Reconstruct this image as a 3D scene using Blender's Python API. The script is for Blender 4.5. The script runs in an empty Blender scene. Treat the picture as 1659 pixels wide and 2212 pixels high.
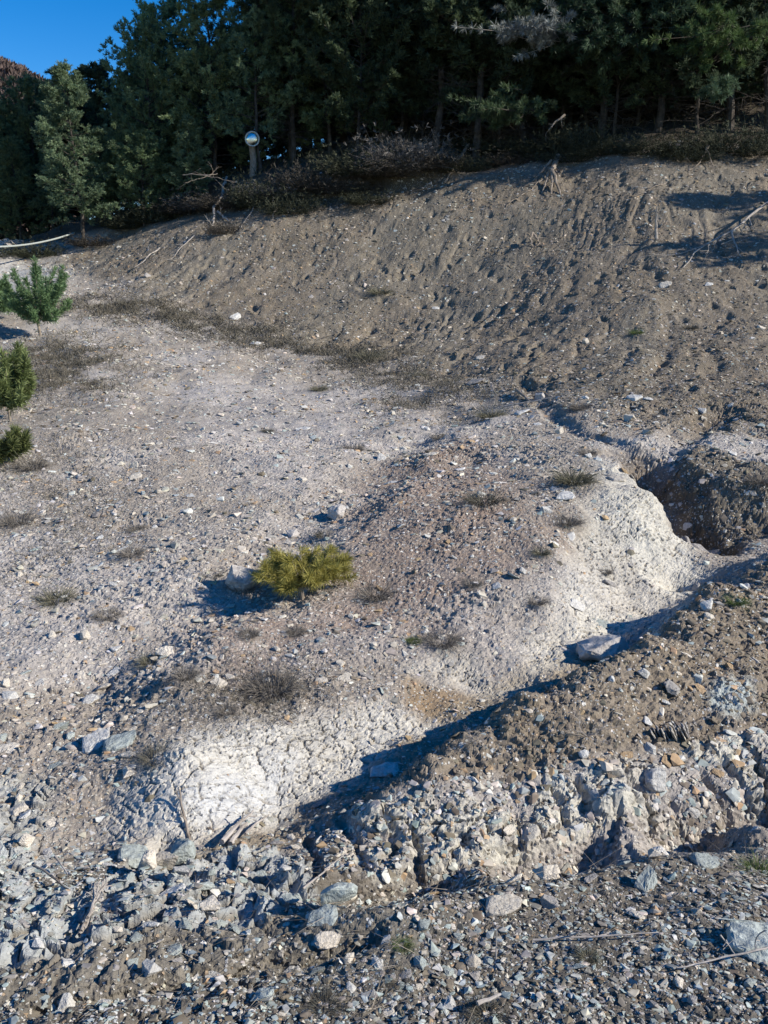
import bpy, bmesh, math, random
import numpy as np
from mathutils import Vector, Matrix, Quaternion

R = math.radians
S = bpy.context.scene
COL = S.collection
rng = np.random.default_rng(7)

# ------------------------------------------------------------------ camera, sky, sun, exposure
VW, VH, FPX, PITCH, EYE = 1659.0, 2212.0, 1915.0, R(14.0), 1.6
cam_d = bpy.data.cameras.new('camera')
cam = bpy.data.objects.new('camera', cam_d)
COL.objects.link(cam)
cam.location = (0, 0, EYE)
cam.rotation_euler = (R(90) - PITCH, 0, 0)
cam_d.sensor_fit = 'VERTICAL'
cam_d.angle_y = 2 * math.atan(VH / 2 / FPX)
cam_d.clip_start = 0.05
cam_d.clip_end = 4000
S.camera = cam

SUN_EL, SUN_AZ = 30.0, -14.0            # azimuth measured from +x towards +y (ahead of the camera)
sd = Vector((math.cos(R(SUN_EL)) * math.cos(R(SUN_AZ)), math.cos(R(SUN_EL)) * math.sin(R(SUN_AZ)), math.sin(R(SUN_EL))))
world = bpy.data.worlds.new('World')
S.world = world
world.use_nodes = True
wn = world.node_tree
bg = wn.nodes['Background']
sky = wn.nodes.new('ShaderNodeTexSky')
sky.sky_type = 'NISHITA'
sky.sun_disc = False
sky.sun_elevation = R(SUN_EL)
sky.sun_rotation = R(90 - SUN_AZ)
sky.altitude = 900
sky.air_density = 1.0
sky.dust_density = 0.1
sky.ozone_density = 3.0
gm = wn.nodes.new('ShaderNodeHueSaturation')
gm.inputs['Hue'].default_value = 0.508
gm.inputs['Saturation'].default_value = 1.46
gm.inputs['Value'].default_value = 1.22
wn.links.new(sky.outputs[0], gm.inputs['Color'])
wn.links.new(gm.outputs[0], bg.inputs['Color'])
bg.inputs['Strength'].default_value = 0.088

sun_l = bpy.data.lights.new('sun', 'SUN')
sun_l.energy = 4.6
sun_l.angle = R(0.5)
sun_l.color = (1.0, 0.93, 0.82)
sun = bpy.data.objects.new('sun', sun_l)
sun.rotation_euler = sd.to_track_quat('Z', 'Y').to_euler()
sun.location = (30, 0, 30)
COL.objects.link(sun)
S.view_settings.view_transform = 'Standard'
S.view_settings.look = 'None'
S.view_settings.exposure = 0.58
S.view_settings.gamma = 1.0
S.cycles.max_bounces = 5
S.cycles.diffuse_bounces = 3

# ------------------------------------------------------------------ helpers
def tag(o, label=None, cat=None, group=None, kind=None):
    if label: o['label'] = label
    if cat: o['category'] = cat
    if group: o['group'] = group
    if kind: o['kind'] = kind
    return o

def thing(name, label, cat, loc=(0, 0, 0), rot=(0, 0, 0), group=None):
    o = bpy.data.objects.new(name, None)
    o.empty_display_size = 0.1
    COL.objects.link(o)
    o.location = loc
    o.rotation_euler = rot
    return tag(o, label, cat, group)

def np_mesh(name, V, faces, mat=None, col=None, smooth=False, attrs=None):
    """V (n,3); faces: list of int arrays (m,k)."""
    me = bpy.data.meshes.new(name)
    V = np.asarray(V, dtype=np.float32)
    me.vertices.add(len(V))
    me.vertices.foreach_set('co', V.ravel())
    loops = np.concatenate([np.asarray(f, dtype=np.int32).ravel() for f in faces])
    tot = np.concatenate([np.full(len(f), f.shape[1], dtype=np.int32) for f in faces])
    start = np.concatenate([[0], np.cumsum(tot)[:-1]]).astype(np.int32)
    me.loops.add(len(loops))
    me.loops.foreach_set('vertex_index', loops)
    me.polygons.add(len(tot))
    me.polygons.foreach_set('loop_start', start)
    me.polygons.foreach_set('loop_total', tot)
    me.polygons.foreach_set('use_smooth', np.full(len(tot), smooth, dtype=bool))
    me.update(calc_edges=True)
    if col is not None:
        a = me.color_attributes.new('col', 'FLOAT_COLOR', 'POINT')
        c = np.ones((len(V), 4), dtype=np.float32)
        c[:, :3] = col
        a.data.foreach_set('color', c.ravel())
    for k, v in (attrs or {}).items():
        a = me.attributes.new(k, 'FLOAT', 'POINT')
        a.data.foreach_set('value', np.asarray(v, dtype=np.float32).ravel())
    if mat: me.materials.append(mat)
    return me

def link(name, me, parent=None, loc=None):
    o = bpy.data.objects.new(name, me)
    COL.objects.link(o)
    if parent: o.parent = parent
    if loc is not None: o.location = loc
    return o

def hash2(ix, iy, seed):
    h = (ix.astype(np.int64) * 374761393 + iy.astype(np.int64) * 668265263 + seed * 1442695041) & 0xFFFFFFFF
    h = ((h ^ (h >> 13)) * 1274126177) & 0xFFFFFFFF
    h = ((h ^ (h >> 16)) * 2246822519) & 0xFFFFFFFF
    return ((h ^ (h >> 15)) & 0xFFFFFF) / float(0xFFFFFF)

def vnoise(x, y, seed=0):
    ix = np.floor(x); iy = np.floor(y)
    fx = x - ix; fy = y - iy
    fx = fx * fx * (3 - 2 * fx); fy = fy * fy * (3 - 2 * fy)
    a = hash2(ix, iy, seed); b = hash2(ix + 1, iy, seed)
    c = hash2(ix, iy + 1, seed); d = hash2(ix + 1, iy + 1, seed)
    return (a + (b - a) * fx) * (1 - fy) + (c + (d - c) * fx) * fy

def fbm(x, y, octs=4, seed=0):
    t = 0; amp = .5; n = 0
    for o in range(octs):
        t = t + amp * (vnoise(x * 2 ** o + 17.3 * o, y * 2 ** o - 9.1 * o, seed + o) - .5)
        amp *= .55
    return t                                    # about -.4 .. .4

def worley(x, y, seed=0, jit=.9):
    ix = np.floor(x); iy = np.floor(y)
    f1 = np.full(x.shape, 9.0); f2 = np.full(x.shape, 9.0); cid = np.zeros(x.shape); ox = np.zeros(x.shape); oy = np.zeros(x.shape)
    for dx in (-1, 0, 1):
        for dy in (-1, 0, 1):
            cx = ix + dx; cy = iy + dy
            px = cx + .5 + jit * (hash2(cx, cy, seed) - .5)
            py = cy + .5 + jit * (hash2(cx, cy, seed + 91) - .5)
            d = np.hypot(px - x, py - y)
            near = d < f1
            f2 = np.where(near, f1, np.minimum(f2, d))
            cid = np.where(near, hash2(cx, cy, seed + 55), cid)
            ox = np.where(near, x - px, ox); oy = np.where(near, y - py, oy)
            f1 = np.where(near, d, f1)
    worley.tilt = ox * np.cos(cid * 61.7) + oy * np.sin(cid * 61.7)
    return f1, f2, cid

def sstep(a, b, x):
    t = np.clip((x - a) / (b - a), 0, 1)
    return t * t * (3 - 2 * t)

cp, sp = math.cos(PITCH), math.sin(PITCH)
def ray(u, v):
    dx = u - VW / 2; dy = VH / 2 - v
    return np.array([dx, FPX * cp + dy * sp, -FPX * sp + dy * cp]) / FPX
def at(u, v, Y):
    d = ray(u, v); k = Y / d[1]
    return (d[0] * k, Y, EYE + d[2] * k)

# ------------------------------------------------------------------ terrain base: surveyed spot heights
ST = {
 -500: [(2212,1.66),(2100,1.85),(1950,2.3),(1750,2.95),(1600,3.5),(1400,4.4),(1200,5.9),(1000,8.4),(850,11.8),(750,15),(650,19),(590,23),(540,28)],
 -150: [(2212,1.66),(2100,1.85),(1950,2.25),(1850,2.55),(1750,2.9),(1600,3.45),(1400,4.4),(1200,5.9),(1000,8.4),(850,11.8),(750,15),(650,19),(590,23),(540,27)],
 60: [(2212,1.66),(2100,1.86),(1980,2.15),(1880,2.48),(1800,2.75),(1700,3.08),(1600,3.42),(1450,4.1),(1300,5.0),(1150,6.3),(1000,8.4),(900,10.4),(800,13.2),(720,16.2),(650,19),(600,22.0),(560,24.7),(530,27)],
 220: [(2212,1.66),(2100,1.87),(1980,2.15),(1900,2.42),(1820,2.75),(1740,2.98),(1660,3.15),(1600,3.4),(1450,4.1),(1300,5.0),(1150,6.3),(1000,8.2),(900,10.2),(800,13),(720,16),(650,18.8),(600,20.9),(560,22.8),(530,24.4)],
 400: [(2212,1.66),(2100,1.87),(2000,2.08),(1900,2.38),(1845,2.66),(1720,2.86),(1620,3.1),(1500,3.7),(1350,4.5),(1200,5.6),(1050,7.2),(900,10.2),(800,13.2),(720,16.3),(650,18.6),(580,20.3),(520,21.8),(490,22.6)],
 600: [(2212,1.66),(2080,1.9),(2010,2.07),(1900,2.42),(1830,2.72),(1780,2.98),(1720,3.16),(1640,3.28),(1560,3.5),(1450,4.0),(1300,4.85),(1100,6.6),(1000,8.1),(900,10.5),(800,13.8),(700,17.5),(620,19.4),(540,20.9),(470,22.3)],
 715: [(2212,1.66),(2080,1.89),(1995,2.06),(1960,2.25),(1900,2.42),(1830,2.58),(1800,2.68),(1690,3.24),(1650,3.36),(1560,3.6),(1450,4.0)],
 830: [(2212,1.66),(2080,1.87),(1990,2.04),(1955,2.3),(1925,2.4),(1850,2.55),(1770,2.66),(1722,2.78),(1665,3.33),(1625,3.46),(1500,3.85),(1400,4.25),(1300,4.85),(1200,5.6),(1100,6.5),(1000,8.1),(900,10.6),(800,14),(700,17.4),(600,19.3),(500,21.2),(430,22.6)],
 920: [(1970,2.08),(1940,2.34),(1850,2.54),(1750,2.7),(1640,2.95),(1605,3.56),(1580,3.66),(1500,3.95),(1420,4.2)],
 1000: [(2212,1.66),(2100,1.86),(1955,2.12),(1925,2.4),(1850,2.52),(1750,2.68),(1650,2.9),(1585,3.08),(1555,3.72),(1490,4.05),(1430,4.2),(1350,4.55),(1200,5.5),(1100,6.4),(1000,7.9),(900,10.3),(800,13.2),(700,16.6),(600,18.6),(500,20.4),(400,22)],
 1120: [(1925,2.2),(1900,2.48),(1800,2.65),(1650,2.92),(1510,3.25),(1490,4.05),(1440,4.2),(1350,4.6),(1250,5.05),(1150,5.8)],
 1250: [(2212,1.66),(2100,1.84),(2000,2.03),(1900,2.3),(1875,2.55),(1840,2.6),(1700,2.82),(1550,3.15),(1450,3.45),(1425,4.3),(1350,4.6),(1250,5.05),(1150,5.7),(1050,6.6),(980,7.5),(900,8.9),(850,9.9),(800,11),(700,13.6),(600,15.8),(500,17.6),(400,19.5),(350,20.5)],
 1340: [(1880,2.34),(1855,2.58),(1700,2.85),(1550,3.2),(1415,3.6),(1385,4.6),(1300,5.05),(1200,5.5),(1100,6.05)],
 1400: [(2212,1.66),(2100,1.84),(1865,2.4),(1840,2.62),(1700,2.88),(1500,3.4),(1375,3.85),(1340,4.95),(1250,5.3),(1150,5.75),(1080,6.25),(950,7.9),(850,9.4),(750,11.4),(650,13.6),(550,15.4),(450,17),(380,18.3),(340,19.2)],
 1460: [(1320,4.2),(1285,5.4),(1200,5.75),(1150,6.0)],
 1520: [(2212,1.66),(2100,1.82),(1845,2.46),(1820,2.68),(1700,2.92),(1500,3.5),(1350,4.1),(1270,4.6),(1215,6.1),(1165,6.3),(1140,6.5),(1080,6.8),(1000,7.2),(900,8.8),(800,10.6),(700,12.8),(600,14.4),(500,15.9),(400,17.6),(340,18.8)],
 1659: [(2212,1.66),(2100,1.82),(1820,2.55),(1795,2.75),(1600,3.25),(1400,4.0),(1290,4.6),(1190,5.3),(1150,6.4),(1060,6.7),(1000,7.2),(900,8.6),(800,10.4),(700,12.5),(600,14.1),(500,15.6),(400,17.3),(340,18.5)],
 1950: [(2212,1.66),(1760,2.7),(1600,3.3),(1400,4.1),(1200,5.5),(1100,6.4),(1000,7.3),(850,9.4),(700,12.3),(500,15.4),(340,18.3)],
 2500: [(2212,1.66),(1900,2.3),(1600,3.3),(1300,4.8),(1000,7.4),(800,10.2),(600,14),(340,18)],
}
KY = {1000: .03, 1250: .20, 1400: .27, 1520: .32, 1659: .34, 1950: .35, 2500: .33}
CP = [at(u, v, Y + max(0, Y - 8.5) * KY.get(u, 0) + (.08 if u >= 700 and 1640 < v < 1875 and 2.4 < Y < 3.2 else 0)) for u, l in ST.items() for v, Y in l]
# hidden gully bed between the near bank and the white bank
for u, Y, z in [(715,3.0,-.36),(830,3.05,-.345),(920,3.25,-.35),(1000,3.4,-.36),(1120,3.6,-.34),(1250,3.82,-.32),(1340,4.0,-.3),(1400,4.25,-.29),(1460,4.6,-.28),(1520,5.0,-.27),(1659,5.75,-.2)]:
    z += .045
    CP.append(((u - VW/2) / FPX * Y, Y, z))
    CP.append(((u - VW/2) / FPX * (Y + .3), Y + .3, z - .01))
# ground behind the viewer and the wooded hillside above
for x, y, z in [(-6,-6,0),(0,-6,0),(6,-6,0),(-3,0,0),(0,0,0),(3,0,0),(-1.5,1,0),(1.5,1,0),
                (-18,30,2.9),(-12,30,3.2),(-6,27,4.0),(-9,26.5,3.5),(0,27,5.6),(8,26.5,6.8),(16,27,7.4),(25,27,7.8),
                (-20,42,3.2),(-8,40,4.6),(0,40,9.0),(10,40,12.6),(24,40,14.5),(-40,60,1.0),(-12,60,5.0),(4,60,14),(24,60,21),(40,58,22),
                (-70,100,-6),(-20,100,3),(20,100,24),(60,100,34),(-140,180,-20),(0,180,10),(90,180,50),(-10,24.6,3.0)]:
    CP.append((x, y, z))
CP = np.array(CP)
D = np.hypot(CP[:, None, 0] - CP[None, :, 0], CP[:, None, 1] - CP[None, :, 1])
n = len(CP)
A = np.zeros((n + 3, n + 3))
A[:n, :n] = D + np.eye(n) * -.004
A[:n, n] = 1; A[:n, n+1:n+3] = CP[:, :2]
A[n, :n] = 1; A[n+1:n+3, :n] = CP[:, :2].T
Wt = np.linalg.solve(A, np.concatenate([CP[:, 2], [0, 0, 0]]))

def base_h(x, y):
    x = np.asarray(x, dtype=np.float64); y = np.asarray(y, dtype=np.float64)
    sh = x.shape; x = x.ravel(); y = y.ravel()
    out = np.empty(len(x))
    for i in range(0, len(x), 60000):
        xs = x[i:i+60000, None]; ys = y[i:i+60000, None]
        d = np.sqrt((xs - CP[None, :, 0]) ** 2 + (ys - CP[None, :, 1]) ** 2 + 1e-5)
        out[i:i+60000] = d @ Wt[:n] + Wt[n] + xs[:, 0] * Wt[n+1] + ys[:, 0] * Wt[n+2]
    return out.reshape(sh)

# coarse lookup of the base for ray casting
_ly = np.exp(np.linspace(math.log(1.2), math.log(70), 420)); _lx = np.linspace(-.75, .75, 300)
_XX = _lx[None, :] * (_ly[:, None] + 1.0); _YY = np.repeat(_ly[:, None], 300, 1)
_ZZ = base_h(_XX, _YY)
def base_fast(x, y):
    r = (np.log(y) - math.log(1.2)) / (math.log(70) - math.log(1.2)) * 419
    c = (x / (y + 1.0) + .75) / 1.5 * 299
    r = min(max(r, 0), 418.99); c = min(max(c, 0), 298.99)
    i, j = int(r), int(c); a, b = r - i, c - j
    return (_ZZ[i, j] * (1-b) + _ZZ[i, j+1] * b) * (1-a) + (_ZZ[i+1, j] * (1-b) + _ZZ[i+1, j+1] * b) * a
def G(u, v):
    """where the sight line through a pixel meets the ground"""
    d = ray(u, v); y = 1.3
    while y < 68:
        k = y / d[1]
        if EYE + d[2] * k <= base_fast(d[0] * k, y): break
        y *= 1.004
    k = y / d[1]
    return np.array([d[0] * k, y])

# ------------------------------------------------------------------ terrain grid
ys = np.concatenate([np.linspace(-6, 1.1, 60), np.exp(np.arange(math.log(1.12), math.log(9), .00185)),
                     np.exp(np.arange(math.log(9.02), math.log(27), .0035)), np.exp(np.arange(math.log(27.1), math.log(200), .012))])
def half_w(y): return .60 * np.maximum(y, 0) + 1.3 + np.maximum(-y, 0) * .6
sN = 1000
ss = np.linspace(-1, 1, sN)
X = ss[None, :] * half_w(ys)[:, None]
Y = np.repeat(ys[:, None], sN, 1)
Z = base_h(X, Y)

def poly(pts, world=False):
    return np.array([p if world else G(*p) for p in pts], dtype=float)
def inside(P, x, y, edge=.05, nscale=6, namp=.08, seed=3):
    """soft mask of a ground polygon with a ragged edge (metres)"""
    xx = x + namp * 2 * fbm(x * nscale, y * nscale, 3, seed); yy = y + namp * 2 * fbm(x * nscale + 50, y * nscale, 3, seed + 9)
    bb = (x > P[:, 0].min() - .6) & (x < P[:, 0].max() + .6) & (y > P[:, 1].min() - .6) & (y < P[:, 1].max() + .6)
    out = np.zeros(x.shape)
    px, py = xx[bb], yy[bb]
    ins = np.zeros(px.shape, bool); dist = np.full(px.shape, 1e9)
    for i in range(len(P)):
        x1, y1 = P[i - 1]; x2, y2 = P[i]
        c = ((y1 > py) != (y2 > py)) & (px < (x2 - x1) * (py - y1) / (y2 - y1 + 1e-12) + x1)
        ins ^= c
        t = np.clip(((px - x1) * (x2 - x1) + (py - y1) * (y2 - y1)) / ((x2 - x1) ** 2 + (y2 - y1) ** 2 + 1e-12), 0, 1)
        dist = np.minimum(dist, np.hypot(px - x1 - t * (x2 - x1), py - y1 - t * (y2 - y1)))
    sdist = np.where(ins, dist, -dist)
    out[bb] = sstep(-edge, edge, sdist)
    return out
def line_d(pts, x, y):
    P = np.array([G(*p) if len(p) == 2 else p[:2] for p in pts]); dist = np.full(x.shape, 1e9)
    for i in range(1, len(P)):
        x1, y1 = P[i - 1]; x2, y2 = P[i]
        t = np.clip(((x - x1) * (x2 - x1) + (y - y1) * (y2 - y1)) / ((x2 - x1) ** 2 + (y2 - y1) ** 2), 0, 1)
        dist = np.minimum(dist, np.hypot(x - x1 - t * (x2 - x1), y - y1 - t * (y2 - y1)))
    return dist

PZ = {
 'whiteA': [(290,1700),(370,1610),(450,1590),(620,1560),(760,1530),(870,1545),(930,1575),(850,1630),(760,1680),(650,1740),(560,1790),(430,1835),(320,1835),(258,1770)],
 'whiteB': [(880,1450),(1000,1420),(1060,1490),(1130,1460),(1150,1400),(1210,1330),(1250,1200),(1300,1080),(1290,1000),(1380,1030),(1430,1120),(1480,1200),(1530,1240),(1450,1310),(1380,1360),(1290,1400),(1240,1440),(1150,1480),(1060,1510),(980,1500),(900,1480)],
 'ochre': [(865,1470),(950,1497),(1060,1510),(1110,1500),(1000,1560),(930,1565),(880,1540)],
 'rock': [(660,1850),(760,1760),(900,1730),(1080,1700),(1250,1680),(1400,1640),(1560,1600),(1720,1560),(1850,1700),(1659,1790),(1400,1835),(1200,1860),(1000,1915),(820,1930),(700,1920)],
 'soil': [(660,1810),(1000,1590),(1300,1440),(1500,1290),(1659,1200),(2000,1150),(2000,1500),(1700,1570),(1400,1640),(1000,1700),(800,1745)],
 'scree': [(100,570),(300,640),(550,700),(850,790),(1100,830),(1250,880),(1500,930),(1900,950),(2300,900),(2400,350),(1659,330),(1300,340),(1000,380),(600,430),(300,480)],
 'path': [(-300,610),(-200,575),(110,566),(150,590),(90,650),(-200,700)],
 'pit': [(-100,1790),(100,1840),(260,1850),(420,1860),(560,1830),(680,1870),(700,1960),(500,2010),(230,2060),(-100,2110)],
 'bank': [(1440,1120),(1480,1085),(1420,1000),(1500,960),(1659,1000),(1800,1050),(1800,1140),(1650,1170),(1560,1190),(1500,1130)],
 'teal': [(-120,1690),(50,1680),(110,1720),(90,1800),(40,1850),(-120,1850)],
 'tealR': [(1540,1480),(1610,1470),(1620,1540),(1570,1570),(1530,1530)],
 'bluew': [(560,1650),(640,1640),(600,1740),(540,1790),(440,1800),(400,1740),(430,1690)],
}
PZ = {k: poly(v) for k, v in PZ.items()}
M = {}
M['whiteA'] = inside(PZ['whiteA'], X, Y, .09, 5, .11)
M['whiteB'] = inside(PZ['whiteB'], X, Y, .12, 3, .12)
M['ochre'] = inside(PZ['ochre'], X, Y, .05, 8, .04)
M['rock'] = inside(PZ['rock'], X, Y, .04, 5, .07)
M['soil'] = inside(PZ['soil'], X, Y, .05, 6, .05)
M['scree'] = inside(PZ['scree'], X, Y, .6, .8, .5)
M['path'] = inside(PZ['path'], X, Y, .8, .6, .5)
M['pit'] = inside(PZ['pit'], X, Y, .08, 5, .08)
M['bank'] = inside(PZ['bank'], X, Y, .08, 4, .1)
M['teal'] = inside(PZ['teal'], X, Y, .08, 6, .1)
M['tealR'] = inside(PZ['tealR'], X, Y, .04, 9, .05)
M['bluew'] = inside(PZ['bluew'], X, Y, .08, 6, .06)
edge_line = [(-500,545),(60,532),(300,478),(600,432),(830,415),(1000,378),(1250,343),(1520,325),(1900,320),(2500,320)]
EL = np.array([G(*p) for p in edge_line]); EL = EL[np.argsort(EL[:, 0])]
edge_y = np.interp(X, EL[:, 0], EL[:, 1])
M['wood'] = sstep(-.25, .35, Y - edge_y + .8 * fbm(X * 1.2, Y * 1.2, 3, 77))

ax_ = lambda u, v: G(u, v)[0]
lipw = sstep(ax_(330,475), ax_(430,455), X) * sstep(ax_(1020,378), ax_(900,400), X)
Z += .5 * lipw * sstep(-.12, .16, Y - edge_y - .12 + .5 * fbm(X * 1.6, Y * 1.6, 3, 78)) * sstep(9, 2, Y - edge_y)
# rills, ledges and the upper channel, cut along ground lines
def carve(pts, w, depth, sharp=1.5, wob=.04, seed=1):
    Pq = np.array([G(*p) for p in pts]); pad = w + 2 * wob + .05
    bb = (X > Pq[:, 0].min() - pad) & (X < Pq[:, 0].max() + pad) & (Y > Pq[:, 1].min() - pad) & (Y < Pq[:, 1].max() + pad)
    xb, yb = X[bb], Y[bb]
    d = line_d(pts, xb + wob * 2 * fbm(xb * 5, yb * 5, 3, seed), yb + wob * 2 * fbm(xb * 5 + 9, yb * 5 + 40, 3, seed))
    k = np.clip(1 - d / w, 0, 1)
    Z[bb] -= depth * (1 - (1 - k) ** sharp) * (k > 0)
    full = np.full(X.shape, 9.0); full[bb] = d
    return full
dch = carve([(1510,1190),(1465,1110),(1440,1060),(1405,1000),(1390,985)], .34, .2, 1.7, .12, 5)
carve([(1400,990),(1330,955),(1240,930),(1190,885),(1130,825)], .13, .05, 1.7, .07, 55)
carve([(1455,1100),(1425,1040),(1400,985)], .2, .10, 2.2, .06, 6)
carve([(1659,1120),(1560,1150),(1470,1110)], .3, .12, 1.6, .08, 9)
carve([(90,2175),(325,2130),(550,2085),(725,2050),(800,2030)], .05, .055, 1.2, .02, 12)
carve([(1560,880),(1450,960),(1400,1000)], .25, .1, 1.5, .1, 13)
carve([(300,1890),(320,1860),(345,1830)], .06, .04, 2, .02, 14)
carve([(930,930),(830,1000),(745,1110),(650,1160),(560,1280),(440,1310),(330,1370),(200,1480)], .45, .08, 1.4, .12, 16)
carve([(790,1950),(860,1944),(1000,1918),(1110,1896),(1250,1868),(1400,1838),(1520,1818),(1659,1788)], .15, .10, 2.2, .03, 17)
crd = line_d([(640,1995),(830,1992),(1000,1962),(1110,1945),(1250,1912),(1400,1880),(1520,1862),(1659,1835)], X, Y)
Z += .02 * sstep(.13, .0, crd) * (.5 + vnoise(X * 5, Y * 5, 18))
for bu, bv, bh, br in ((1030,1915,.15,.10),(1365,1845,.17,.12),(1600,1812,.13,.10)):
    q_ = G(bu, bv); dd_ = np.hypot((X - q_[0]) * 1.3, (Y - q_[1]) * .8) + .09 * fbm(X * 14, Y * 14, 4, int(bu))
    Z += bh * np.exp(-(np.maximum(dd_, 0) / br) ** 2)
for k_, (a_, b_) in enumerate((((1515,1680),(1595,1795)),((1350,1690),(1400,1765)),((1622,1640),(1665,1745)),((1195,1735),(1212,1785)),((1330,1785),(1300,1880)),((1112,1785),(1120,1850)),((665,1815),(685,1900)),((745,1785),(790,1890)),((835,1775),(855,1860)),((1000,1820),(1012,1900)),((890,1810),(905,1890)),((1450,1740),(1500,1820)),((1245,1700),(1262,1760)),((1560,1650),(1610,1720)))):
    carve([a_, ((a_[0] + b_[0]) / 2 + 8, (a_[1] + b_[1]) / 2), b_], .03, .03 if k_ % 2 else .045, 1.6, .015, 60 + k_)
ditch_d = line_d([(690,1938),(830,1940),(1000,1912),(1110,1890),(1250,1862),(1400,1832),(1520,1812),(1659,1782)], X, Y)
Z += M['bank'] * (.16 * fbm(X * 3.2, Y * 3.2, 4, 140) + .05 * fbm(X * 11, Y * 11, 3, 141))
# rills running down the scree face
sc = M['scree']
gx = X * 1.0 - Y * .33 + .9 * fbm(X * .5, Y * .5, 2, 31)
for fr, am, sd_ in ((1.6, .035, 41), (4.3, .020, 42), (10.0, .009, 43)):
    r = vnoise((gx + .25 * fbm(X * 2, Y * 2, 3, sd_ + 5)) * fr + 100, Y * fr * .22, sd_)
    rid = 1 - np.abs(r * 2 - 1)
    Z -= sc * am * np.clip(rid - .6, 0, 1) * 2.2 * sstep(.35, .75, vnoise(X * .9 + sd_, Y * .6, 47)) * 1.6
f1, f2, cid = worley(gx * 2.2, Y * 1.3, 61)
Z += sc * .016 * (cid - .5) * sstep(.02, .3, f2 - f1)
Z += sc * (.022 * fbm(gx * 5, Y * 2.5, 4, 64) + .014 * fbm(X * 13, Y * 9, 4, 65))
f1, f2, cid = worley(X * 4.5 + fbm(X * 3, Y * 3, 2, 67), Y * 3.2, 68)
Z -= sc * .06 * (cid > .88) * sstep(.5, .1, f1)
Z += sc * .008 * worley.tilt

# general roughness
fine = np.clip(Y / 8, .25, 3)
Z += .15 * np.exp(-(((X - G(1020,1150)[0]) / 1.0) ** 2 + ((Y - G(1020,1150)[1]) / 1.3) ** 2)) * (1 - .6 * M['whiteB'])
Z += (1 - .7 * M['whiteA']) * (.13 * fbm(X * 1.1, Y * 1.1, 3, 11) * np.clip(Y / 6, .2, 1.8) + .055 * fbm(X * 4.2, Y * 4.2, 4, 12) + .013 * fbm(X * 17, (Y + 1.2 * Z) * 17, 4, 13))
near = Y < 9.5
Z0 = Z.copy()
xn = X[near]; yw = Y[near]; yn = yw + 1.2 * Z0[near]
Mn = {k: v[near] for k, v in M.items()}
dz = np.zeros(xn.shape)
crack = np.zeros(xn.shape)
# lumpy soil on the near bank
f1, f2, cid = worley(xn * 36 + fbm(xn * 9, yn * 9, 2, 3), yn * 34, 71)
lump = np.maximum(Mn['soil'], Mn['bank']) * (1 - Mn['rock'] * .8)
dz += lump * (.018 * (cid - .3) * sstep(0, .3, f2 - f1) + .02 * fbm(xn * 30, yn * 30, 3, 74))
f1, f2, cid = worley(xn * 11 + fbm(xn * 12, yn * 12, 3, 4), yn * 10, 72)
dz += lump * .025 * (cid - .5) * sstep(0, .3, f2 - f1)
gen = (1 - np.maximum(Mn['whiteA'], Mn['whiteB'] * .7)) * (1 - lump)
f1, f2, cid = worley(xn * 42, yn * 42, 73)
dz += gen * (.004 * (cid > .5) * sstep(0, .3, f2 - f1) + .007 * worley.tilt * (cid > .35))
f1, f2, cid = worley(xn * 19 + fbm(xn * 8, yn * 8, 2, 75), yn * 19, 76)
dz += gen * sstep(.5, .7, vnoise(xn * 2.2, yn * 2.2, 77)) * (.014 * worley.tilt + .010 * (cid - .5) * sstep(0, .2, f2 - f1))
# drying cracks of the white marl
wx = xn + .09 * fbm(xn * 6, yn * 6, 4, 21); wy = yn + .09 * fbm(xn * 6 + 30, yn * 6, 4, 22)
f1, f2, cid = worley(wx * 14.5, wy * 12, 81)
e = f2 - f1
wh = np.maximum(Mn['whiteA'], Mn['whiteB'] * sstep(7.6, 5.6, yw))
c1 = sstep(.075, .0, e) * np.maximum(sstep(.2, .4, vnoise(xn * 5, yn * 5, 84)), .9 * Mn['bluew'])
f1b, f2b, cidb = worley(wx * 40, wy * 34, 82)
c2 = sstep(.09, .0, f2b - f1b) * (vnoise(xn * 6, yn * 6, 83) > .38)
dz -= dz * wh * .55
dz += wh * (-.012 * c1 - .005 * c2 + .0045 * (cid - .5) - .007 * f1 * f1 + .010 * fbm(xn * 9, yn * 9, 2, 85) + .006 * worley.tilt)
crack = np.maximum(crack, wh * np.maximum(c1, .6 * c2))
# tilted fractured beds of the near bank: long blocks leaning to the lower right
ca, sa = math.cos(R(-52)), math.sin(R(-52))
lx = xn * ca - yn * sa; ly = xn * sa + yn * ca          # lx runs along the beds, ly across them
bw = 1.3 * fbm(xn * 5, yn * 5, 4, 91)
yq = yn
lx = xn * ca - yq * sa; ly = xn * sa + yq * ca
bw = 1.3 * fbm(xn * 5, yq * 5, 4, 91)
f1, f2, cid = worley(lx * 7.5 + 1.1 * bw, ly * 11 + 1.4 * bw, 92)
e1 = f2 - f1; tl1 = worley.tilt
f1b, f2b, cidb = worley(lx * 19 + 1.5 * bw, ly * 23 + 1.5 * bw, 93)
e2 = f2b - f1b; tl2 = worley.tilt
rk = np.maximum(Mn['rock'], .8 * Mn['tealR']) * sstep(.05, .15, ditch_d[near])
rkn = rk * sstep(.41, .49, .72 * vnoise(xn * 2.6, yq * 2.6, 95) + .28 * vnoise(xn * 10, yq * 10, 99) - .02)
dz += rk * .008 + rkn * (.012 + .020 * (cid - .5) * sstep(0, .3, e1) + .024 * tl1 * sstep(0, .2, e1) - .020 * sstep(.09, 0, e1) * (cid > .3) + .006 * (cidb - .5) * sstep(0, .3, e2) + .008 * tl2 - .004 * sstep(.10, 0, e2) + .004 * fbm(xn * 16, yq * 16, 4, 98))
f1c, f2c, cidc = worley(lx * 44 + bw, ly * 44 + bw, 94)
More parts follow.
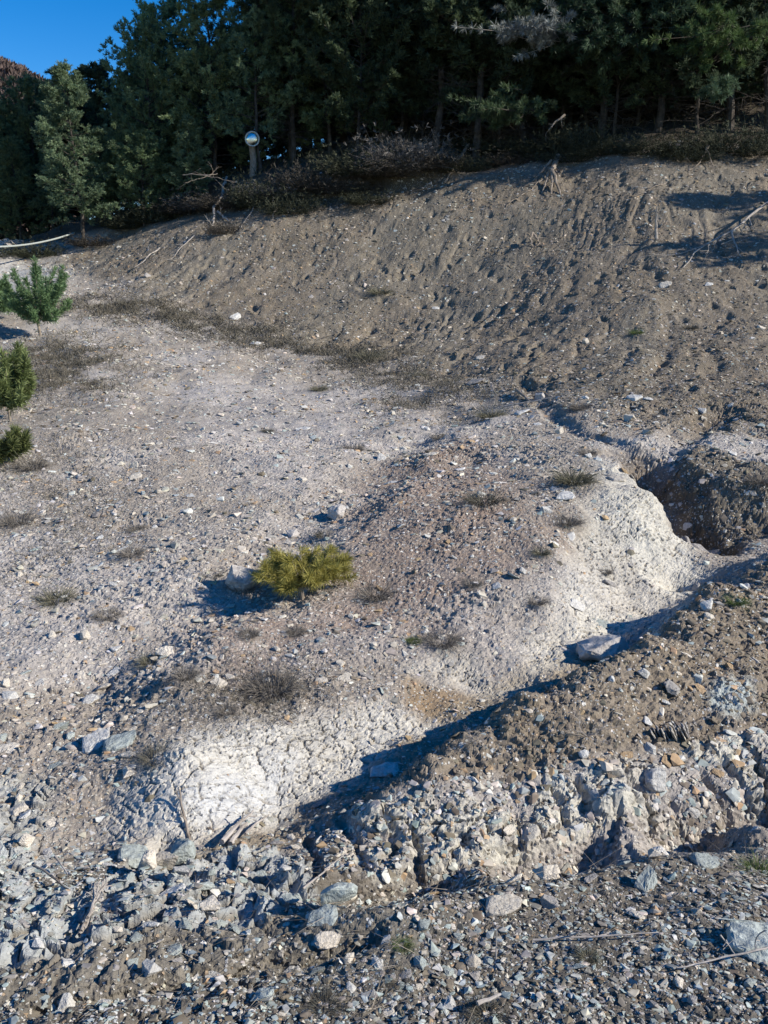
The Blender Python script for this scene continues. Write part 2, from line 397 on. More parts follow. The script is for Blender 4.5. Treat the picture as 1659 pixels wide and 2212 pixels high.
dz += rk * (.003 * worley.tilt + .002 * (cidc - .5) * sstep(0, .3, f2c - f1c))
crack = np.maximum(crack, .95 * rkn * np.maximum(sstep(.10, .0, e1) * (cid > .15), .45 * sstep(.10, 0, e2)))
# broken beds of the left hollow
f1, f2, cid = worley(xn * 13 + yn * 4 + 2 * bw, yn * 18 - xn * 3 + 2 * bw, 96)
e3 = f2 - f1; tl3 = worley.tilt
pt = np.maximum(Mn['pit'], Mn['teal'] * .7) * sstep(.35, .5, vnoise(xn * 3.1, yn * 3.1, 97) + .08)
dz += pt * (.045 * tl3 * sstep(0, .2, e3) + .025 * (cid - .45) * sstep(0, .2, e3) - .02 * sstep(.12, 0, e3))
crack = np.maximum(crack, pt * sstep(.14, .02, e3))
DZ = np.zeros(X.shape); DZ[near] = dz
gy = np.gradient(Z0, axis=0) / np.gradient(Y, axis=0); gxx = np.gradient(Z0, axis=1) / np.gradient(X, axis=1)
gy -= gxx * 0
def smooth(a, k):
    for ax in (0, 1):
        c = np.cumsum(a, axis=ax); b_ = np.roll(c, -k, ax) - np.roll(c, k, ax)
        b_ = b_ / (2 * k); sl = [slice(None)] * 2; sl[ax] = slice(k + 1, -k - 1); o = a.copy(); o[tuple(sl)] = b_[tuple(sl)]; a = o
    return a
gxx = smooth(gxx, 5)
gyy = smooth(gy - gxx * (X / half_w(Y)) * .6 * (Y > 0), 5)
nz_l = 1 / np.sqrt(1 + gxx ** 2 + gyy ** 2)
Z = Z0 + DZ / nz_l                       # for height look-ups
CR = np.zeros(X.shape); CR[near] = crack
ROCKN = np.zeros(X.shape); ROCKN[near] = np.maximum(rkn, pt * .9)

def grid_at(x, y, arr=None):
    """bilinear look-up of a terrain field at world points"""
    arr = Z if arr is None else arr
    x = np.atleast_1d(np.asarray(x, float)); y = np.atleast_1d(np.asarray(y, float))
    r = np.interp(y, ys, np.arange(len(ys))); c = (x / half_w(y) + 1) / 2 * (sN - 1)
    r = np.clip(r, 0, len(ys) - 1.001); c = np.clip(c, 0, sN - 1.001)
    i = r.astype(int); j = c.astype(int); a = r - i; b = c - j
    return (arr[i, j] * (1-b) + arr[i, j+1] * b) * (1-a) + (arr[i+1, j] * (1-b) + arr[i+1, j+1] * b) * a
def hz(x, y): return float(grid_at(x, y)[0])
def normal_at(x, y, e=.06):
    x = np.atleast_1d(x); y = np.atleast_1d(y)
    dx = (grid_at(x + e, y) - grid_at(x - e, y)) / (2 * e); dy = (grid_at(x, y + e) - grid_at(x, y - e)) / (2 * e)
    nn = np.stack([-dx, -dy, np.ones(len(x))], 1)
    return nn / np.linalg.norm(nn, axis=1)[:, None]

BAND = line_d([(-200,2080),(150,2085),(420,2050),(640,2040),(800,2045)], X, Y)
BAND = sstep(.20, .10, BAND)
BAND2 = sstep(.16, .07, line_d([(620,1975),(560,1960),(760,1925)], X, Y))
BANDM = BAND
# ------------------------------------------------------------------ ground colours (what the ground is, by place)
def mixc(c, col, m): return c * (1 - m[..., None]) + np.array(col) * m[..., None]
n1 = np.clip(fbm(X * .9, Y * .9, 4, 101) * 1.6 + .5, 0, 1); n2 = np.clip(fbm(X * 6, Y * 6, 4, 105) * 1.6 + .5, 0, 1)
C = np.zeros(X.shape + (3,)) + np.array((.29, .255, .215))
C = mixc(C, (.40, .37, .34), sstep(.45, .8, n1) * .8)
# warmer, rustier earth on the middle mound
ru = inside(poly([(820,1000),(1000,950),(1150,1050),(1200,1200),(1050,1330),(850,1400),(650,1420),(480,1480),(430,1380),(700,1300),(760,1150)]), X, Y, .3, 1.5, .3)
C = mixc(C, (.25, .188, .148), ru * (.5 + .5 * n2))
pale = inside(poly([(420,800),(700,830),(860,900),(740,1010),(640,1120),(520,1050),(400,900)]), X, Y, .5, 1.2, .4)
C = mixc(C, (.43, .40, .375), pale * (.35 + .4 * n2))
C = mixc(C, (.15, .124, .09), M['scree'] * (.80 + .15 * n2))
C = mixc(C, (.17, .152, .12), M['scree'] * sstep(.5, .7, vnoise(gx * 1.3, Y * .3, 111)) * .6)
C = mixc(C, (.46, .46, .44), M['path'] * (.5 + .4 * n2))
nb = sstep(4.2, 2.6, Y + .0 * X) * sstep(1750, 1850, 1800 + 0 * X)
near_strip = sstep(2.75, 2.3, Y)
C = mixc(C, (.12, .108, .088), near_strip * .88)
C = mixc(C, (.21, .19, .155), BANDM * .8)
C = mixc(C, (.205, .165, .118), M['soil'] * (.75 + .25 * n2))
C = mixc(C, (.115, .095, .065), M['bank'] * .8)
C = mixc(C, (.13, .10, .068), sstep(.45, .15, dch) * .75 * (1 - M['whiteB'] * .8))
C = mixc(C, (.25, .18, .11), M['ochre'] * .9)
gf = line_d([(430,1850),(560,1800),(700,1720),(800,1670),(at(920,0,1)[0] * 3.45, 3.45, 0),(at(1120,0,1)[0] * 3.8, 3.8, 0),(at(1340,0,1)[0] * 4.2, 4.2, 0)], X, Y)
C = mixc(C, (.27, .225, .165), sstep(.22, .12, gf) * .9)
C = mixc(C, (.57, .545, .475), M['whiteB'] * (.55 + .4 * sstep(.35, .6, vnoise(X * 2.2, Y * 2.2, 120))) * sstep(8.2, 5.4, Y))
C = mixc(C, (.48, .455, .39), M['whiteB'] * sstep(4.8, 6.4, Y) * .7)
C = mixc(C, (.55, .53, .475), M['whiteA'] * (.80 + .2 * n2))
C = mixc(C, (.51, .53, .545), M['bluew'] * .6)
rc = sstep(.3, .6, np.clip(ROCKN, 0, 1))
C = mixc(C, (.50, .475, .405), rc * M['rock'] * (.5 + .5 * sstep(.3, .6, n2)))
C = mixc(C, (.43, .48, .47), np.clip(M['tealR'] + .5 * M['teal'], 0, 1) * .8)
C = mixc(C, (.43, .46, .46), rc * M['pit'] * (.5 + .4 * n2))
C = mixc(C, (.19, .155, .11), CR * .8)
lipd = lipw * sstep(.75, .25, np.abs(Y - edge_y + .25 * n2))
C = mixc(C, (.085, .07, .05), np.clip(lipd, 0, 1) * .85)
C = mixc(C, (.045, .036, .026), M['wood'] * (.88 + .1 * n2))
C *= (0.88 + .24 * np.clip(fbm(X * 15, Y * 15, 3, 130) * 1.6 + .5, 0, 1))[..., None]

# ------------------------------------------------------------------ materials
def new_mat(name, rough=.95, spec=.15):
    m = bpy.data.materials.new(name); m.use_nodes = True
    nt = m.node_tree; b = nt.nodes['Principled BSDF']
    b.inputs['Roughness'].default_value = rough
    b.inputs['Specular IOR Level'].default_value = spec
    return m, nt, b
def node(nt, t, **kw):
    nd = nt.nodes.new(t)
    for k, v in kw.items(): setattr(nd, k, v)
    return nd
def noise(nt, vec, scale, detail=3, rough=.6):
    t = node(nt, 'ShaderNodeTexNoise'); t.inputs['Scale'].default_value = scale
    t.inputs['Detail'].default_value = detail; t.inputs['Roughness'].default_value = rough
    if vec is not None: nt.links.new(vec, t.inputs['Vector'])
    return t
def mapr(nt, val, a, b, c, d):
    t = node(nt, 'ShaderNodeMapRange'); t.inputs[1].default_value = a; t.inputs[2].default_value = b
    t.inputs[3].default_value = c; t.inputs[4].default_value = d
    nt.links.new(val, t.inputs[0]); return t.outputs[0]
def mixn(nt, fac, a, b, blend='MIX'):
    t = node(nt, 'ShaderNodeMix', data_type='RGBA', blend_type=blend)
    for sock, v in ((0, fac), (6, a), (7, b)):
        if isinstance(v, (int, float)): t.inputs[sock].default_value = v
        elif isinstance(v, tuple): t.inputs[sock].default_value = (*v, 1)
        else: nt.links.new(v, t.inputs[sock])
    return t.outputs[2]

def ground_material():
    m, nt, b = new_mat('earth and marl')
    at_ = node(nt, 'ShaderNodeAttribute', attribute_name='col')
    sp_ = node(nt, 'ShaderNodeAttribute', attribute_name='peb')
    geo = node(nt, 'ShaderNodeNewGeometry'); P = geo.outputs['Position']
    c = at_.outputs['Color']
    h = None
    for sc_, thr, amt in ((75, .70, .75), (34, .80, .7)):
        v = node(nt, 'ShaderNodeTexVoronoi'); v.inputs['Scale'].default_value = sc_
        nt.links.new(P, v.inputs['Vector'])
        sep = node(nt, 'ShaderNodeSeparateColor'); nt.links.new(v.outputs['Color'], sep.inputs[0])
        on = mapr(nt, sep.outputs[0], thr, thr + .02, 0, 1)
        core = mapr(nt, v.outputs['Distance'], .30, .42, 1, 0)
        mul = node(nt, 'ShaderNodeMath', operation='MULTIPLY'); nt.links.new(on, mul.inputs[0]); nt.links.new(core, mul.inputs[1])
        mul2 = node(nt, 'ShaderNodeMath', operation='MULTIPLY'); nt.links.new(mul.outputs[0], mul2.inputs[0]); nt.links.new(sp_.outputs['Fac'], mul2.inputs[1])
        ramp = node(nt, 'ShaderNodeValToRGB')
        cr = ramp.color_ramp; cr.interpolation = 'CONSTANT'
        cr.elements[0].color = (.56, .53, .47, 1); cr.elements[1].position = .35; cr.elements[1].color = (.33, .31, .28, 1)
        for p_, cc in ((.55, (.62, .60, .56, 1)), (.75, (.45, .34, .23, 1)), (.85, (.42, .44, .44, 1))):
            el = cr.elements.new(p_); el.color = cc
        nt.links.new(sep.outputs[1], ramp.inputs[0])
        c = mixn(nt, mul2.outputs[0], c, ramp.outputs[0])
        if h is None: h = mul2.outputs[0]
        else:
            ad = node(nt, 'ShaderNodeMath', operation='ADD'); nt.links.new(h, ad.inputs[0]); nt.links.new(mul2.outputs[0], ad.inputs[1]); h = ad.outputs[0]
    nz = noise(nt, P, 60, 5, .7)
    c = mixn(nt, 1.0, c, mixn(nt, mapr(nt, nz.outputs[0], .3, .7, 0, 1), (.78, .78, .78), (1.18, 1.17, 1.15)), 'MULTIPLY')
    nt.links.new(c, b.inputs['Base Color'])
    bp = node(nt, 'ShaderNodeBump'); bp.inputs['Strength'].default_value = .9; bp.inputs['Distance'].default_value = .006
    nt.links.new(h, bp.inputs['Height'])
    bp2 = node(nt, 'ShaderNodeBump'); bp2.inputs['Strength'].default_value = .8; bp2.inputs['Distance'].default_value = .012
    nt.links.new(nz.outputs[0], bp2.inputs['Height']); nt.links.new(bp.outputs[0], bp2.inputs['Normal'])
    nt.links.new(bp2.outputs[0], b.inputs['Normal'])
    return m
def stone_material(name, attr=None, base=(.5, .48, .43), bump=.5):
    m, nt, b = new_mat(name, .85, .25)
    tc = node(nt, 'ShaderNodeTexCoord'); geo = node(nt, 'ShaderNodeNewGeometry')
    oi = node(nt, 'ShaderNodeObjectInfo')
    P = tc.outputs['Object']
    if attr: src = node(nt, 'ShaderNodeAttribute', attribute_name=attr).outputs['Color']; P = geo.outputs['Position']
    else:
        src = mixn(nt, oi.outputs['Random'], tuple(x * .82 for x in base), tuple(min(x * 1.15, .8) for x in base))
    nz = noise(nt, P, 9 if not attr else 40, 5, .65)
    c = mixn(nt, 1.0, src, mixn(nt, mapr(nt, nz.outputs[0], .32, .68, 0, 1), (.68, .66, .63), (1.15, 1.15, 1.14)), 'MULTIPLY')
    nt.links.new(c, b.inputs['Base Color'])
    if not attr:
        wv = node(nt, 'ShaderNodeTexWave'); wv.inputs['Scale'].default_value = 3; wv.inputs['Distortion'].default_value = 9; wv.inputs['Detail'].default_value = 3
        wv.bands_direction = 'Z'; nt.links.new(P, wv.inputs['Vector'])
        b1 = node(nt, 'ShaderNodeBump'); b1.inputs['Strength'].default_value = .25; b1.inputs['Distance'].default_value = .01; nt.links.new(wv.outputs['Fac'], b1.inputs['Height'])
        b2 = node(nt, 'ShaderNodeBump'); b2.inputs['Strength'].default_value = bump; b2.inputs['Distance'].default_value = .02
        nt.links.new(nz.outputs[0], b2.inputs['Height']); nt.links.new(b1.outputs[0], b2.inputs['Normal']); nt.links.new(b2.outputs[0], b.inputs['Normal'])
    return m
def attr_mat(name, rough=.8, spec=.2, var=.25, scale=20, trans=0):
    m, nt, b = new_mat(name, rough, spec)
    src = node(nt, 'ShaderNodeAttribute', attribute_name='col').outputs['Color']
    tc = node(nt, 'ShaderNodeTexCoord'); oi = node(nt, 'ShaderNodeObjectInfo')
    nz = noise(nt, tc.outputs['Object'], scale, 3)
    c = mixn(nt, 1.0, src, mixn(nt, mapr(nt, nz.outputs[0], .3, .7, 0, 1), (1 - var,) * 3, (1 + var,) * 3), 'MULTIPLY')
    c = mixn(nt, 1.0, c, mixn(nt, oi.outputs['Random'], (.85, .85, .85), (1.12, 1.12, 1.12)), 'MULTIPLY')
    nt.links.new(c, b.inputs['Base Color'])
    return m
def add_translucent(m, amt):
    nt = m.node_tree; b = nt.nodes['Principled BSDF']; out = [n_ for n_ in nt.nodes if n_.type == 'OUTPUT_MATERIAL'][0]
    tr = nt.nodes.new('ShaderNodeBsdfTranslucent'); mx = nt.nodes.new('ShaderNodeMixShader'); mx.inputs[0].default_value = amt
    nt.links.new(b.inputs['Base Color'].links[0].from_socket, tr.inputs['Color'])
    nt.links.new(b.outputs[0], mx.inputs[1]); nt.links.new(tr.outputs[0], mx.inputs[2]); nt.links.new(mx.outputs[0], out.inputs['Surface'])
def plain_mat(name, c1, c2, scale=12, rough=.85, spec=.2, metal=0, bump=0):
    m, nt, b = new_mat(name, rough, spec)
    tc = node(nt, 'ShaderNodeTexCoord'); nz = noise(nt, tc.outputs['Object'], scale, 4)
    nt.links.new(mixn(nt, mapr(nt, nz.outputs[0], .3, .7, 0, 1), c1, c2), b.inputs['Base Color'])
    b.inputs['Metallic'].default_value = metal
    if bump:
        bp = node(nt, 'ShaderNodeBump'); bp.inputs['Strength'].default_value = bump; bp.inputs['Distance'].default_value = .02
        nt.links.new(nz.outputs[0], bp.inputs['Height']); nt.links.new(bp.outputs[0], b.inputs['Normal'])
    return m

MAT = {
 'ground': ground_material(),
 'gravel': stone_material('gravel chips', attr='col'),
 'cream': stone_material('cream limestone', base=(.58, .53, .45)),
 'white': stone_material('white limestone', base=(.56, .55, .52)),
 'blue': stone_material('blue grey marl', base=(.36, .395, .375)),
 'tan': stone_material('rusty tan stone', base=(.42, .30, .18)),
 'grey': stone_material('grey stone', base=(.34, .32, .30)),
 'mauve': stone_material('pinkish grey boulder', base=(.50, .47, .44)),
 'bark': plain_mat('pine bark', (.04, .034, .029), (.12, .105, .092), 6, .95, .1, bump=.8),
 'dead': plain_mat('weathered dead wood', (.24, .21, .18), (.45, .41, .37), 14, .9, .1, bump=.4),
 'rootw': plain_mat('dirty root wood', (.16, .13, .10), (.34, .29, .24), 14, .9, .1, bump=.4),
 'needles': attr_mat('pine needles', .65, .25, .3, 1.2),
 'young': attr_mat('fresh pine needles', .6, .25, .2, 8),
 'straw': attr_mat('dry straw', .85, .1, .2, 9),
 'rope': plain_mat('pale rope', (.26, .28, .26), (.38, .41, .38), 30, .7),
 'steel': plain_mat('galvanised steel', (.45, .46, .46), (.55, .56, .56), 20, .45, .5, .6),
}
add_translucent(MAT['needles'], .4); add_translucent(MAT['young'], .25)
mm, nt, b = new_mat('mirror glass', .06, .5)
b.inputs['Metallic'].default_value = 1.0; b.inputs['Base Color'].default_value = (.9, .95, .88, 1)
tc = node(nt, 'ShaderNodeTexCoord'); nz = noise(nt, tc.outputs['Object'], 5, 2)
nt.links.new(mapr(nt, nz.outputs[0], .4, .6, .18, .4), b.inputs['Roughness'])
MAT['mirror'] = mm

# ------------------------------------------------------------------ the ground as one sheet
rN = len(ys)
idx = (np.arange(rN - 1)[:, None] * sN + np.arange(sN - 1)[None, :]).ravel()
F = np.stack([idx, idx + 1, idx + sN + 1, idx + sN], 1)
peb = 1 - np.clip(M['whiteA'] * .95 + M['bluew'] + M['wood'] * .85 + CR + rc * .8 + .45 * M['whiteB'], 0, 1)
peb = peb * (1 - .55 * M['scree'])
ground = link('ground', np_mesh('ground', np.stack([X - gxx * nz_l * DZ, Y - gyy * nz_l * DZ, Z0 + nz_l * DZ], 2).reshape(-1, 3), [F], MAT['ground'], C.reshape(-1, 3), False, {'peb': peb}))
tag(ground, kind='structure')

# ------------------------------------------------------------------ stone shapes
def hull_mesh(seed, npts=18, flat=.5, elong=1.3, pw=.75):
    r = np.random.default_rng(seed)
    p = r.normal(size=(npts, 3)); p /= np.linalg.norm(p, axis=1)[:, None]
    p = np.sign(p) * np.abs(p) ** pw
    p *= r.uniform(.75, 1.0, (npts, 1)) * np.array([elong, 1, flat])
    bm = bmesh.new()
    for q in p: bm.verts.new(q)
    res = bmesh.ops.convex_hull(bm, input=bm.verts)
    bmesh.ops.delete(bm, geom=[v for v in bm.verts if not v.link_faces], context='VERTS')
    bmesh.ops.triangulate(bm, faces=bm.faces)
    bm.verts.ensure_lookup_table(); bm.verts.index_update()
    V = np.array([v.co[:] for v in bm.verts]); F = np.array([[v.index for v in f.verts] for f in bm.faces], dtype=np.int32)
    V[:, 2] -= 0
    k = 1.0 / max(np.ptp(V[:, 0]), np.ptp(V[:, 1]))
    bm.free()
    return V * k, F
def stone_bm(seed, flat, elong, detail=2, rough=.05, npts=16):
    V, F = hull_mesh(seed, npts, flat, elong, .6)
    bm = bmesh.new(); vs = [bm.verts.new(v) for v in V]
    for f in F: bm.faces.new([vs[i] for i in f])
    bmesh.ops.dissolve_limit(bm, angle_limit=R(16), verts=bm.verts, edges=bm.edges)
    bmesh.ops.bevel(bm, geom=list(bm.edges), offset=.022, segments=1, profile=.6, affect='EDGES')
    bmesh.ops.triangulate(bm, faces=bm.faces)
    for _ in range(detail):
        bmesh.ops.subdivide_edges(bm, edges=[e for e in bm.edges if e.calc_length() > .09], cuts=1, use_grid_fill=True)
        bmesh.ops.triangulate(bm, faces=bm.faces)
    P = np.array([v.co[:] for v in bm.verts])
    d = fbm(P[:, 0] * 5 + seed, P[:, 1] * 5 + P[:, 2] * 9, 4, seed) * rough * 2
    nn = np.array([v.normal[:] for v in bm.verts])
    bm.normal_update()
    for v, k in zip(bm.verts, d): v.co += v.normal * float(k)
    return bm
def stone_mesh(name, seed, flat, elong, mat, rough=.05, npts=16):
    bm = stone_bm(seed, flat, elong, 2, rough, npts)
    me = bpy.data.meshes.new(name); bm.to_mesh(me); bm.free(); me.materials.append(mat)
    return me

CHIPS = [hull_mesh(100 + i, 9 + i % 5, (.2, .27, .34, .45)[i % 4], 1.0 + .5 * (i % 3) / 2) for i in range(24)]

def frames(nrm, yaw, tilt, tdir):
    """rotation matrices whose z axis is the tilted ground normal"""
    z = nrm + np.stack([np.cos(tdir), np.sin(tdir), np.zeros(len(tdir))], 1) * np.tan(tilt)[:, None]
    z /= np.linalg.norm(z, axis=1)[:, None]
    a = np.stack([np.cos(yaw), np.sin(yaw), np.zeros(len(yaw))], 1)
    x = a - z * (a * z).sum(1)[:, None]; x /= np.linalg.norm(x, axis=1)[:, None]
    y = np.cross(z, x)
    return np.stack([x, y, z], 2)

PAL = {'cream': (.53, .48, .40), 'white': (.55, .54, .50), 'blue': (.37, .42, .40), 'tan': (.44, .31, .19), 'grey': (.32, .30, .27), 'clod': (.19, .16, .12), 'dark': (.15, .14, .12)}
PN = list(PAL); PV = np.array([PAL[k] for k in PN])
def zone_weights(x, y):
    W = np.zeros((len(x), len(PN)))
    g = lambda k: grid_at(x, y, M[k])
    W += np.array([.36, .24, .06, .08, .16, .10, .0])
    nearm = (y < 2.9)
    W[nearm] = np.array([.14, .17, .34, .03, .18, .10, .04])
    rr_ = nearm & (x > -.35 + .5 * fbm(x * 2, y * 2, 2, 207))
    W[rr_] = np.array([.12, .08, .26, .04, .24, .18, .08])  # shade over the right of the near strip, put into darker stone colours
    s_ = g('scree')[:, None]; W = W * (1 - s_) + s_ * np.array([.09, .03, .03, .04, .15, .66, .0])
    s_ = np.maximum(g('soil'), g('bank'))[:, None]; W = W * (1 - s_) + s_ * np.array([.08, .05, .03, .05, .10, .69, .0])
    s_ = g('pit')[:, None]; W = W * (1 - s_) + s_ * np.array([.18, .24, .40, .03, .13, .02, .0])
    s_ = g('rock')[:, None]; W = W * (1 - s_) + s_ * np.array([.26, .20, .16, .06, .12, .20, .0])
    return W
def density(x, y):
    g = lambda k: grid_at(x, y, M[k])
    d = .34 + .9 * np.clip(fbm(x * 1.6, y * 1.6, 3, 201) * 1.8 + .25, 0, 1)
    d *= 1 - .90 * g('whiteA') ** 1.5; d *= 1 - .84 * g('whiteB') * (y < 7)
    d *= 1 - .985 * g('wood'); d *= 1 - .5 * g('scree') * sstep(9.5, 13.5, y)
    d = np.where(y < 2.45, d * 1.9 + .15, d)
    d = np.maximum(d, g('pit') * .85)
    d *= 1 - .35 * g('rock')
    d *= (1 - .8 * grid_at(x, y, BAND)) * (1 - .8 * grid_at(x, y, BAND2))
    return d
def scatter(name, N, pmin, pmax, power, dmin, dmax, seed, y0=1.2, y1=30, bury=.12, sel=None, kmul=1.0):
    r = np.random.default_rng(seed)
    y = np.exp(r.uniform(math.log(y0), math.log(y1), N)); x = r.uniform(-1, 1, N) * half_w(y)
    keep = r.uniform(0, 1.25, N) < density(x, y) * kmul
    if sel is not None: keep &= sel(x, y, r)
    x, y = x[keep], y[keep]; n = len(x)
    u = r.uniform(0, 1, n)
    px = (pmin ** (-power) + u * (pmax ** (-power) - pmin ** (-power))) ** (-1 / power)
    size = np.clip(px * np.hypot(y, 1.2) / FPX, dmin, dmax)
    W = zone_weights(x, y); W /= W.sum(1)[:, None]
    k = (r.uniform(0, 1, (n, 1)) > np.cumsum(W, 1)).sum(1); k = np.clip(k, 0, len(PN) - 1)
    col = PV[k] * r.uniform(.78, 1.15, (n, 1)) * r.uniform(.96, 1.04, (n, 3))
    nr = normal_at(x, y); rot = frames(nr, r.uniform(0, 6.28, n), np.abs(r.normal(0, .32, n)), r.uniform(0, 6.28, n))
    z = grid_at(x, y)
    ch = r.integers(0, len(CHIPS), n)
    Vs, Fs, Cs = [], [], []; off = 0
    for c in range(len(CHIPS)):
        m = ch == c; q = m.sum()
        if not q: continue
        V, Fc = CHIPS[c]; nv = len(V); hh = V[:, 2].max()
        sc3 = size[m][:, None, None] * r.uniform(.8, 1.2, (q, 1, 3))
        P = np.einsum('nij,nvj->nvi', rot[m], V[None] * sc3)
        P += np.stack([x[m], y[m], z[m]], 1)[:, None, :] + rot[m][:, None, :, 2] * (hh * size[m] * (1 - bury * r.uniform(2, 6, q)))[:, None, None] * .9
        Vs.append(P.reshape(-1, 3)); Fs.append((Fc[None] + (off + np.arange(q) * nv)[:, None, None]).reshape(-1, 3)); off += q * nv
        Cs.append(np.repeat(col[m], nv, 0))
    o = link(name, np_mesh(name, np.concatenate(Vs), [np.concatenate(Fs)], MAT['gravel'], np.clip(np.concatenate(Cs), 0, .9)))
    return tag(o, kind='stuff')
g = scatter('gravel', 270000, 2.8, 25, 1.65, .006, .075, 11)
tag(g, 'pale angular stone chips strewn over the eroded earth slope', 'gravel')
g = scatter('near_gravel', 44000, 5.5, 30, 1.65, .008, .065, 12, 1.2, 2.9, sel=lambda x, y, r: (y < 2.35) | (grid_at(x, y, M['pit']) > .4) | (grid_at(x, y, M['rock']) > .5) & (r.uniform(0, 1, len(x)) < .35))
tag(g, 'blue grey and cream gravel covering the near road edge', 'gravel')
g = scatter('clods', 26000, 5, 26, 1.5, .008, .05, 13, 2.3, 8, kmul=3, sel=lambda x, y, r: (np.maximum(grid_at(x, y, M['soil']), grid_at(x, y, M['bank'])) > .3) & (r.uniform(0, 1, len(x)) < .7))
tag(g, 'brown earth clods on the bank beside the gully', 'earth clods')

g = scatter('shale_chips', 26000, 7, 32, 1.5, .01, .06, 15, 2.3, 3.4, kmul=2.2, bury=.14, sel=lambda x, y, r: grid_at(x, y, M['rock']) > .35)
tag(g, 'cream and grey shale chips lying over the fractured near bank', 'shale chips')
g = scatter('scree_crumbs', 90000, 2.6, 10, 1.8, .01, .12, 14, 8.5, 24, kmul=2.5, sel=lambda x, y, r: grid_at(x, y, M['scree']) > .3)
tag(g, 'crumbled earth and small chips on the dark scree face', 'earth crumbs')

# ------------------------------------------------------------------ single stones
MATN = {'cream': 'cream', 'white': 'white', 'blue': 'blue-grey', 'tan': 'rusty tan', 'grey': 'dark grey', 'mauve': 'pinkish grey'}
SHP = {'slab': (.24, 1.35, 5), 'wedge': (.6, 1.25, 9), 'block': (.62, 1.1, 12), 'flat': (.34, 1.15, 15), 'shard': (.35, 1.9, 21), 'round': (.75, 1.1, 25)}
PROTO = {}
def proto(shape, mat, var):
    k = (shape, mat, var)
    if k not in PROTO:
        f, e, s_ = SHP[shape]
        PROTO[k] = stone_mesh('stone', s_ * 31 + var * 7 + 3, f, e, MAT[mat], .045 if shape != 'round' else .07, 30 if shape == 'round' else 15)
    return PROTO[k]
POS = []
def put_stone(x, y, d, shape, mat, label, group=None, yaw=None, tilt=None, tdir=0, hsc=1.0, wsc=1.0, sink=.25, name='stone', r=random.Random(5)):
    o = link(name, proto(shape, mat, r.randrange(4)))
    nr = normal_at(x, y, max(.03, d / 2))[0]
    yaw = r.uniform(0, 6.28) if yaw is None else yaw
    tilt = abs(r.gauss(0, .22)) if tilt is None else tilt
    tdir = r.uniform(0, 6.28) if tdir == 0 else tdir
    m = frames(nr[None], np.array([yaw]), np.array([tilt]), np.array([tdir]))[0]
    o.rotation_euler = Matrix(m.tolist()).to_euler()
    f = SHP[shape][0]
    o.scale = (d, d * wsc, d * hsc)
    hgt = d * f * hsc * .5 / SHP[shape][1]
    zz = hz(x, y)
    p = Vector((x, y, zz)) + Vector(nr) * (hgt * (1 - 2 * sink))
    o.location = p
    tag(o, label, 'stone' if name == 'stone' else 'boulder', group)
    POS.append((x, y, d))
    return o

